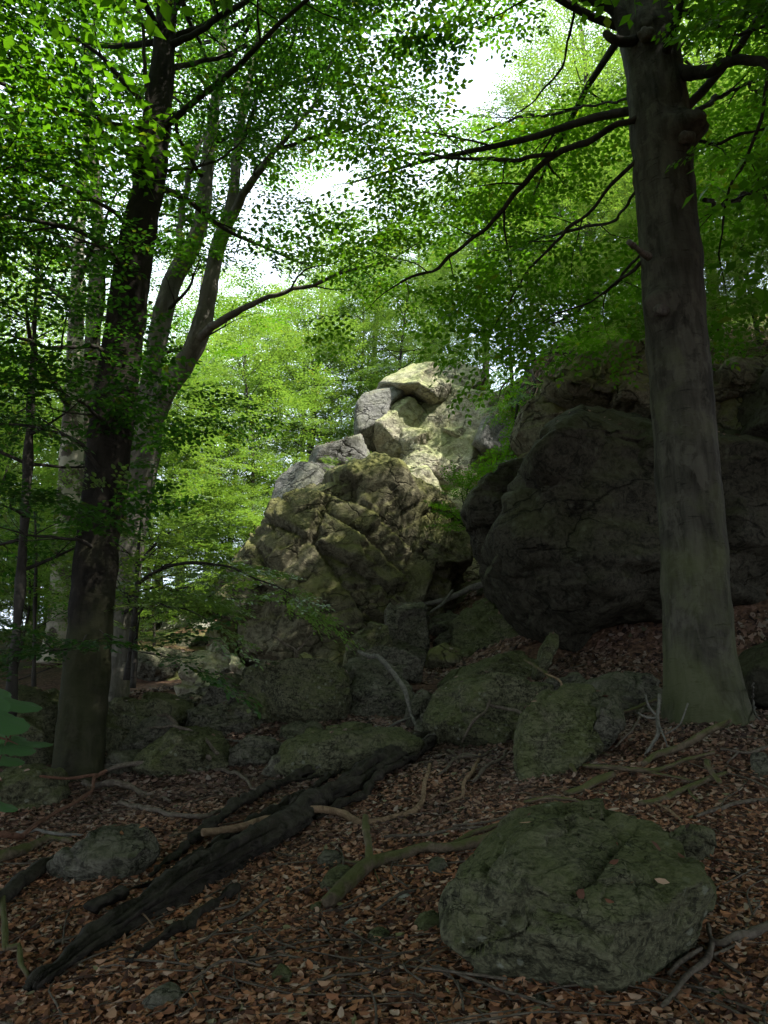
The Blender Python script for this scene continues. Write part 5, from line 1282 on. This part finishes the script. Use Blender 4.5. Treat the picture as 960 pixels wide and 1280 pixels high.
# ---------------------------------------------------------------- dead wood on the ground
def gpath(pts, lift=0.0):
    """(px, py, width in px[, height above ground in m[, Y]]) -> world points on the ground and radii"""
    q, r = [], []
    for a in pts:
        if len(a) > 4: p = P(a[0], a[1], a[4])
        else:
            p = G(a[0], a[1])
            h = a[3] if len(a) > 3 else 0.0
            if h:      # a point above the ground: keep the same line of sight
                k = 1 - h / max(CAMZ - p[2] + 1.2, 0.6) * 0.35
                p = np.array([0, 0, CAMZ]) + (p - np.array([0, 0, CAMZ])) * k
        rad = a[2] * axis_depth(p) / F / 2
        if len(a) <= 4: p[2] += rad * 0.5 + 0.035
        q.append(p); r.append(rad)
    return np.array(q), np.array(r)
def stick(name, label, runs, mat, sides=8, rough=0.12, seed=0, wob=0.02, cat='branch', group=None, step=0.05, base=None):
    """runs: the main run and its side runs, each a part"""
    first = None; t = None
    for k, pts in enumerate(runs):
        q, r = gpath(pts)
        M = Mesh(); tube(M, q, r, sides, step, rough=float(r.mean()) * rough * 2, rscale=max(0.03, float(r.mean()) * 2.2), seed=seed + k, wob=wob * (1 if k == 0 else 0.6), flute=0.06)
        if t is None:
            if len(runs) == 1:
                o = link(name, M.build(name, mat)); return tag(o, label, cat, group)
            t = thing(name, label, cat, q[0], group)
            link('stem', M.build('stem', mat), t)
        else: link('side_branch', M.build('side_branch', mat), t)
    return t

# the long rotten trunk: a split, fluted log with ragged ribs
def fallen_trunk():
    q, r = gpath([(40, 1250, 10), (110, 1200, 26), (200, 1142, 38), (270, 1098, 42), (330, 1062, 38), (400, 1016, 30), (440, 992, 26), (480, 968, 34), (520, 944, 26), (545, 928, 14)])
    q[:, 2] -= 0.02
    t = thing('fallen_log', 'long dark rotten tree trunk lying diagonally across the leaves', 'fallen tree', q[0])
    M = Mesh(); p, rr = tube(M, q, r, 40, 0.04, rough=0.02, rscale=0.12, seed=70, flute=0.12, wob=0.015)
    v, f = M.arrays()
    # long splits that follow the trunk
    k = np.argmin(((v[:, None] - p[None]) ** 2).sum(2), axis=1)
    d = v - p[k]; n = np.linalg.norm(d, axis=1)[:, None] + 1e-6
    ang = np.arctan2(d[:, 2], d[:, 0])
    s = np.stack([ang * 2.6, k * 0.012, np.zeros(len(k))], 1)
    g = 1 - np.abs(vnoise(s * np.array([2.2, 1, 1]), 5)) * 2
    g2 = 1 - np.abs(vnoise(s * np.array([5.5, 2.5, 1]), 8)) * 2
    v = v + d / n * ((-np.clip(g, 0, 1) ** 2 * 0.07 - np.clip(g2, 0, 1) ** 2 * 0.035 + 0.03)[:, None])
    link('stem', mesh_np('stem', v, f, M_LOG), t)
    for j, pts in enumerate([
        [(200, 1116, 5), (262, 1074, 12, .06), (330, 1030, 14, .08), (390, 992, 9, .1), (430, 968, 4, .1)],
        [(185, 1106, 4), (235, 1062, 10, .05), (290, 1024, 12, .06), (345, 990, 10), (400, 976, 5)],
        [(120, 1150, 12), (112, 1150, 16, .08), (135, 1138, 10, .12), (200, 1110, 8, .05)],
        [(345, 990, 8), (400, 968, 14, .1), (470, 948, 12, .1), (520, 932, 5, .1)],
        [(160, 1215, 6), (220, 1175, 12), (290, 1130, 10), (300, 1122, 4)],
        [(290, 1090, 3, .1), (350, 1046, 8, .14), (410, 1004, 8, .12), (450, 980, 3, .1)],
        [(395, 1030, 3), (440, 1004, 8, .05), (490, 972, 8, .08), (540, 938, 3, .08)]]):
        a, b = gpath(pts); m = Mesh(); tube(m, a, b, 12, 0.05, rough=0.025, rscale=0.07, seed=80 + j, flute=0.3, wob=0.03)
        link('splinter', m.build('splinter', M_LOG), t)
    return t
fallen_trunk()

stick('fallen_branch', 'crooked tan barkless branch lying over the dark rotten trunk', [
    [(252, 1052, 9, .3), (300, 1044, 10, .3), (345, 1033, 10, .3), (375, 1022, 10, .25), (412, 1020, 9, .15), (432, 1026, 9), (452, 1034, 10), (480, 1030, 9), (500, 1026, 8), (524, 1018, 7), (530, 985, 5), (536, 962, 4)],
    [(420, 1020, 3), (424, 990, 2), (420, 960, 2, .1)]], M_TAN, 10, 0.10, 1)
stick('fallen_branch', 'thick mossy branch curving from a dark stump end to the big mossy boulder', [
    [(410, 1142, 18), (430, 1124, 20), (452, 1106, 20), (472, 1090, 17), (500, 1080, 15), (530, 1072, 13), (560, 1072, 12), (595, 1066, 14), (615, 1058, 12), (640, 1045, 10), (656, 1034, 7)],
    [(462, 1098, 12), (460, 1070, 10, .15), (458, 1046, 9, .28), (457, 1032, 7, .34)],
    [(464, 1090, 2), (475, 1112, 2), (480, 1120, 1.5)],
    [(470, 1088, 4), (440, 1086, 4), (424, 1082, 3)],
    [(560, 1070, 5), (590, 1056, 6), (620, 1046, 6), (640, 1038, 4)]], M_MOSSW, 12, 0.10, 2)
stick('fallen_branch', 'straight mossy branch with a pale upturned end below the beech', [
    [(805, 966, 7), (830, 952, 8), (856, 940, 9, .05), (880, 928, 9, .15), (900, 916, 8, .3), (912, 907, 5, .4)]], M_MOSSW, 10, 0.08, 3)
stick('fallen_branch', 'long thin mossy stick lying level left of the upturned branch', [
    [(730, 966, 5), (770, 970, 6), (810, 972, 6), (850, 964, 5), (895, 952, 4)], [(810, 972, 3), (850, 980, 3), (870, 984, 2)]], M_MOSSW, 8, 0.1, 4)
stick('fallen_branch', 'mossy stick running up right above the big boulder', [
    [(800, 1014, 6), (830, 1006, 7), (860, 994, 8), (890, 982, 7), (905, 975, 5)], [(860, 994, 3), (872, 1010, 3)]], M_MOSSW, 8, 0.1, 5)
stick('fallen_branch', 'short mossy limb between the tilted slab and the big boulder', [
    [(706, 1000, 6), (728, 994, 9), (752, 982, 11), (768, 976, 7)]], M_MOSSW, 9, 0.1, 6)
stick('broken_twig', 'forked mossy stick propped on the tilted slab', [
    [(695, 936, 6, .1), (706, 940, 8, .1), (712, 962, 8), (722, 974, 6)], [(706, 940, 5, .1), (730, 946, 5), (760, 952, 3)]], M_MOSSW, 8, 0.1, 7)
stick('dead_branch', 'bleached branching dead twig hanging beside the beech foot', [
    [(824, 868, 4, 0, 7.3), (822, 895, 5, 0, 7.1), (822, 918, 5, 0, 6.95), (808, 940, 4, 0, 6.85), (796, 958, 3, 0, 6.8)],
    [(823, 897, 3, 0, 7.1), (812, 884, 3, 0, 7.1), (808, 868, 2, 0, 7.15)], [(822, 897, 3, 0, 7.1), (808, 898, 3, 0, 7.0), (796, 892, 2, 0, 7.0)],
    [(823, 905, 3, 0, 7.0), (830, 920, 3, 0, 6.9), (833, 932, 2, 0, 6.85)], [(832, 918, 2, 0, 7.0), (852, 905, 2, 0, 7.0), (860, 880, 2, 0, 7.1)]], M_PALEW, 7, 0.1, 8)
stick('dead_branch', 'grey curved branch draped over the pale pointed boulder', [
    [(448, 814, 4, 0, 10.6), (462, 820, 6, 0, 10.4), (474, 822, 6, 0, 10.2), (490, 838, 7, 0, 10.0), (498, 850, 6, 0, 9.85), (506, 862, 6, 0, 9.7), (511, 880, 5, 0, 9.6), (514, 896, 5, 0, 9.5), (521, 910, 4, 0, 9.3), (516, 920, 3, 0, 9.2)],
    [(516, 896, 3, 0, 9.5), (494, 904, 3, 0, 9.3), (478, 914, 3, 0, 9.2)], [(514, 925, 3, 0, 9.2), (488, 920, 3, 0, 9.1), (468, 908, 3, 0, 9.1)]], M_PALEW, 9, 0.12, 9)
stick('fallen_branch', 'smooth grey branch lying across the stones of the gully', [
    [(522, 756, 5, 0, 14.6), (545, 752, 6, 0, 14.4), (570, 744, 7, 0, 14.3), (592, 734, 8, 0, 14.2), (612, 730, 7, 0, 14.1), (624, 732, 4, 0, 14.0)],
    [(566, 738, 4, 0, 14.2), (552, 756, 4, 0, 14.0), (538, 766, 3, 0, 13.9)]], M_PALEW, 9, 0.1, 10)
stick('dead_branch', 'reddish broken twig reaching in from the left edge', [
    [(-20, 1040, 10, 0, 2.6), (10, 1043, 9, 0, 2.65), (28, 1045, 7, 0, 2.7)]], M_RED, 8, 0.06, 11)
stick('dead_branch', 'thin reddish branch rising right to a grey broken end at the dark trunk', [
    [(28, 1044, 5, 0, 4.6), (46, 1030, 6, 0, 4.8), (66, 1018, 5, 0, 5.1), (96, 1004, 5, 0, 5.5), (116, 990, 4, 0, 5.8), (122, 970, 4, 0, 6.0)],
    [(122, 968, 4, 0, 6.0), (90, 974, 4, 0, 5.8), (50, 970, 3, 0, 5.6)], [(118, 972, 4, 0, 6.0), (128, 966, 6, 0, 6.1), (134, 962, 4, 0, 6.1)]], M_RED, 8, 0.08, 12)
stick('fallen_branch', 'dark limb half buried in leaves at the left edge', [
    [(-20, 1090, 14), (20, 1076, 13), (55, 1058, 10), (85, 1058, 6)]], M_MOSSW, 9, 0.15, 13)
stick('fallen_branch', 'dark rotten limb leading from the left edge to the flat grey rock', [
    [(-20, 1150, 18), (20, 1120, 20), (50, 1096, 18), (70, 1080, 10)]], M_LOG, 10, 0.15, 14)
stick('fallen_branch', 'greenish crooked stick standing at the bottom left corner', [
    [(6, 1200, 6, .1), (22, 1196, 7, .1), (24, 1220, 7, .05), (36, 1240, 6)], [(2, 1130, 7, .1), (4, 1170, 8, .1), (4, 1200, 7, .1)]], M_MOSSW, 8, 0.12, 15)
stick('fallen_branch', 'brown branch entering from the lower right edge', [
    [(985, 1168, 14), (950, 1176, 12), (920, 1186, 11), (892, 1194, 8), (884, 1162, 5, .1)], [(892, 1194, 8), (884, 1216, 9), (858, 1240, 8), (830, 1275, 6)]], M_STICK, 9, 0.12, 16)
stick('fallen_branch', 'small dark stick against the lower right of the big boulder', [
    [(838, 1232, 6), (856, 1216, 7), (878, 1204, 5)]], M_STICK, 8, 0.12, 17)
stick('broken_twig', 'tan twig leaning on the bottom of the big boulder', [
    [(700, 1218, 4, .15), (724, 1230, 4, .1), (752, 1252, 3)]], M_TAN, 7, 0.06, 18)
stick('fallen_branch', 'long thin dark stick along the bottom edge', [
    [(545, 1222, 3), (580, 1236, 4), (640, 1256, 4), (690, 1276, 4)], [(580, 1280, 3), (574, 1240, 3)]], M_STICK, 7, 0.08, 19)
stick('fallen_branch', 'dark thin stick on the ground above the mossy branch', [
    [(480, 1056, 4), (520, 1052, 4), (566, 1042, 5), (600, 1040, 3)], [(566, 1042, 3), (620, 1036, 3), (660, 1012, 2)]], M_STICK, 7, 0.08, 20)
stick('fallen_branch', 'crooked light stick lying in the dark leaves above the tan branch', [
    [(560, 1010, 3), (574, 1004, 4), (580, 984, 5), (590, 970, 5), (598, 950, 4)]], M_TAN, 7, 0.08, 21)
stick('fallen_branch', 'curved twig arching over the face of the wide dark boulder', [
    [(598, 862, 3, 0, 8.8), (610, 872, 3, 0, 8.7), (606, 890, 3, 0, 8.6), (590, 905, 4, 0, 8.5), (578, 930, 2, 0, 8.5)],
    [(606, 880, 4, 0, 8.7), (630, 884, 4, 0, 8.5), (650, 890, 4, 0, 8.2), (660, 905, 3, 0, 8.0)]], M_STICK, 7, 0.08, 22)
stick('broken_twig', 'yellowish twig above the tilted slab', [
    [(682, 842, 2, 0, 8.4), (700, 850, 3, 0, 8.2), (700, 864, 3, 0, 8.0), (690, 885, 2, 0, 7.6)]], M_TAN, 6, 0.05, 23)
stick('fallen_branch', 'short stick leaning on the leaning flake in the gully', [
    [(690, 850, 5, 0, 10.0), (672, 835, 5, 0, 10.3), (655, 824, 3, 0, 10.5)]], M_MOSSW, 7, 0.05, 24)
stick('fallen_branch', 'dark forked twig stuck upright in front of the crag foot', [
    [(372, 822, 4, 0, 11.5), (368, 810, 3, 0, 11.5), (352, 800, 3, 0, 11.5), (340, 792, 2, 0, 11.6)], [(370, 815, 3, 0, 11.5), (384, 802, 2, 0, 11.5), (396, 788, 2, 0, 11.5)]], M_STICK, 6, 0.05, 25)
for k, (lb, runs, mt) in enumerate([
 ('thin mossy stick lying between the big boulder top and the short mossy limb', [[(655, 1012, 4), (690, 1008, 5), (724, 1012, 4), (742, 1022, 3)]], M_MOSSW),
 ('bent thin stick on the leaves at the right edge below the beech', [[(985, 930, 5), (950, 938, 5), (925, 950, 4), (900, 948, 3)], [(925, 950, 3), (910, 962, 2)]], M_STICK),
 ('long dark stick at the right edge level with the big boulder top', [[(985, 1008, 6), (940, 1012, 5), (900, 1020, 5), (872, 1030, 3)]], M_STICK),
 ('short thick stick standing out of the leaves right of the upturned branch', [[(884, 960, 7, .05), (896, 974, 8, .05), (906, 992, 6)]], M_MOSSW),
 ('pale forked twig above the small dark stone by the big boulder', [[(820, 1012, 3), (836, 1020, 4), (850, 1034, 3)], [(836, 1020, 2), (846, 1008, 2)]], M_TAN),
 ('curved dark stick on the leaves left of the tilted slab', [[(592, 985, 4), (612, 968, 5), (630, 962, 4), (640, 950, 3)]], M_STICK),
 ('thin stick pointing at the square stone left of the big boulder', [[(470, 1150, 3), (500, 1132, 4), (530, 1118, 3)]], M_STICK),
 ('crooked twig left of the big boulder near its lower edge', [[(560, 1200, 3), (540, 1212, 3), (520, 1232, 3)]], M_TAN),
 ('slim twig lying across the bottom left leaves', [[(240, 1240, 3), (280, 1225, 4), (330, 1232, 3)]], M_STICK),
 ('thin twig crossing the rotten trunk near its lower end', [[(150, 1140, 3, .15), (176, 1150, 3, .15), (190, 1170, 2, .05)]], M_TAN),
 ('long slim stick along the lower side of the rotten trunk', [[(250, 1190, 4), (300, 1160, 5), (350, 1132, 4), (392, 1118, 3)]], M_STICK),
 ('twiggy stick in the dark leaves right of the rotten trunk top', [[(548, 975, 3), (572, 960, 4), (600, 955, 3), (622, 940, 2)], [(572, 960, 2), (580, 940, 2)]], M_STICK),
 ('dark stick lying in front of the wide dark boulder', [[(560, 945, 5), (600, 952, 5), (645, 946, 4)]], M_STICK),
 ('mossy stick leaning on the wedge between tilted slab and beech', [[(760, 900, 4, .1), (790, 896, 5, .15), (822, 884, 4, .2)]], M_MOSSW),
 ('thin curved twig arching left of the beech foot', [[(770, 940, 2, .1), (790, 915, 3, .25), (800, 890, 2, .4)]], M_STICK),
 ('fine twig rising at the right side of the beech foot', [[(950, 905, 3, .1), (942, 885, 3, .3), (944, 860, 2, .5)]], M_PALEW),
]):
    stick('fallen_branch', lb, runs, mt, 7, 0.12, 140 + k, wob=0.04)
# bare roots and dead limbs heaped on the left
rts = [
 ('dead_branch', 'thick bare root arching left of the tangle', [[(130, 972, 5.4, .1), (170, 962, 6.8, .2), (215, 966, 6.1, .1), (250, 972, 4.1)]]),
 ('dead_branch', 'bare root curving down through the dark leaves', [[(220, 968, 4.1), (270, 968, 4.8), (300, 980, 4.1), (322, 1000, 2.7)]]),
 ('dead_branch', 'dark limb pointing up left over the hunched rock', [[(262, 955, 5.4, .2), (240, 930, 5.4, .3), (212, 906, 5.4, .4), (198, 896, 3.4, .5)]]),
 ('dead_branch', 'second dark limb beside the one pointing up left', [[(272, 950, 4.8, .2), (252, 930, 4.8, .3), (222, 916, 4.1, .4), (180, 914, 2.7, .4)]]),
 ('dead_branch', 'pale thin stick lying level in front of the rounded grey rock', [[(262, 926, 2.0, .1), (300, 928, 2.7, .1), (350, 930, 2.0, .1)]]),
 ('dead_branch', 'dark limb lying low between the tangle and the rotten trunk', [[(150, 1010, 5.4), (200, 1022, 6.8), (250, 1030, 6.1), (290, 1020, 4.1)]]),
 ('dead_branch', 'thin dark limb lying above the flat grey rock', [[(20, 1050, 4.1), (60, 1054, 4.8), (100, 1050, 3.4)]]),
 ('dead_branch', 'bent root touching the left dark trunk', [[(105, 985, 6.8), (140, 990, 8.2, .1), (180, 996, 6.8), (214, 1010, 3.4)]]),
 ('dead_branch', 'grey limb across the front of the long dark ledge', [[(395, 966, 2.0, .2), (450, 946, 2.7, .2), (510, 930, 2.7, .2), (560, 922, 2.0, .1)]]),
 ('dead_branch', 'thin twig fanning from the end of the rotten trunk', [[(470, 915, 2.0, .2), (500, 922, 2.0, .2), (535, 918, 2.0, .1), (565, 930, 1.4)]]),
]
for k, (nm, lb, runs) in enumerate(rts):
    stick(nm, lb, runs, M_PALEW if 'pale' in lb or 'grey' in lb else M_STICK, 8, 0.14, 40 + k, wob=0.05)

# fine twigs strewn over the leaves: too many and too thin to count
def strewn():
    rng = np.random.default_rng(77); M = Mesh()
    for k in range(900):
        Y = 2.8 * math.exp(rng.random() * math.log(11 / 2.8)); x = (rng.random() - 0.5) * 1.1 * Y
        a = rng.uniform(0, PI); L = rng.uniform(0.12, 0.5) * (1 + (k % 5 == 0) * 1.6); n = 4; pts = []
        cx, cy = x, Y
        for i in range(n):
            pts.append((cx, cy, gz(cx, cy) + 0.02 + rng.uniform(0, 0.02))); a += rng.normal(0, 0.35)
            cx += math.cos(a) * L / n; cy += math.sin(a) * L / n
        r = rng.uniform(0.0018, 0.0045) * (1 + (k % 5 == 0) * 1.0)
        tube(M, pts, np.linspace(r, r * 0.5, n), 4, 0.08)
    o = link('twigs', M.build('twigs', M_STICK)); o['kind'] = 'stuff'; tag(o, 'thin dry twigs strewn over the fallen leaves', 'twigs')
strewn()

# ---------------------------------------------------------------- the leaves close to the lens at the left edge
def maple_leaf(n=7):
    """a lobed leaf, outline as a fan about the stalk end, folded along its veins"""
    a = np.linspace(-2.5, 2.5, 41)
    r = (1 - 0.20 * np.abs(a)) * (0.52 + 0.48 * np.abs(np.cos(1.745 * a)) ** 1.6) * (1 + 0.05 * np.sin(a * 23))
    x, y = np.sin(a) * r, np.cos(a) * r
    V = np.concatenate([[[0, 0, 0]], np.stack([x, y, 0.10 * np.cos(3.49 * a) * r - 0.20 * r * r + 0.02 * np.cos(14 * a) * r], 1)])
    Fc = np.array([(0, i + 1, i) for i in range(1, 41)])
    return V, Fc
def near_branch():
    base = P(-60, 940, 1.7)
    t = thing('maple_branch', 'out-of-the-way pale green lobed leaves poking in at the left edge', 'branch', base)
    M = Mesh(); q = np.array([P(-90, 930, 1.72), P(-40, 915, 1.7), P(10, 925, 1.68), P(30, 935, 1.68)])
    tube(M, q, [0.004, 0.003, 0.002, 0.0012], 5, 0.03); link('stem', M.build('stem', M_RED), t)
    V, Fc = maple_leaf()
    for (px, py, Y, s, az, pitch, roll) in [(-14, 872, 1.72, 0.115, -1.55, -0.12, 0.33), (-20, 892, 1.60, 0.10, -1.75, -0.25, 0.5), (14, 926, 1.70, 0.085, -1.5, 0.0, 0.22), (6, 932, 1.66, 0.07, -1.8, -0.12, 0.35), (-18, 1000, 1.70, 0.07, -1.6, -0.2, 0.22), (-30, 905, 1.8, 0.09, -1.2, -0.4, 0.6), (-15, 945, 1.75, 0.08, -1.6, -0.1, 0.3)]:
        Rm = (Matrix.Rotation(az, 3, 'Z') @ Matrix.Rotation(pitch, 3, 'X') @ Matrix.Rotation(roll, 3, 'Y'))
        v = V * s @ np.array(Rm).T + P(px, py, Y)
        link('leaf', mesh_np('leaf', v, Fc, M_MAPLE, True), t)
        b = P(px, py, Y); k = q[np.argmin(((q - b) ** 2).sum(1))]; st = Mesh()
        tube(st, [k, (k + b) / 2 + np.array([0, 0, 0.01]), b], [0.0015, 0.0012, 0.001], 4, 0.03); link('leaf_stalk', st.build('leaf_stalk', M_RED), t)
near_branch()
print('TRIS', sum(len(m.loops) - 2 * len(m.polygons) for m in bpy.data.meshes), sum(STAT.values()))
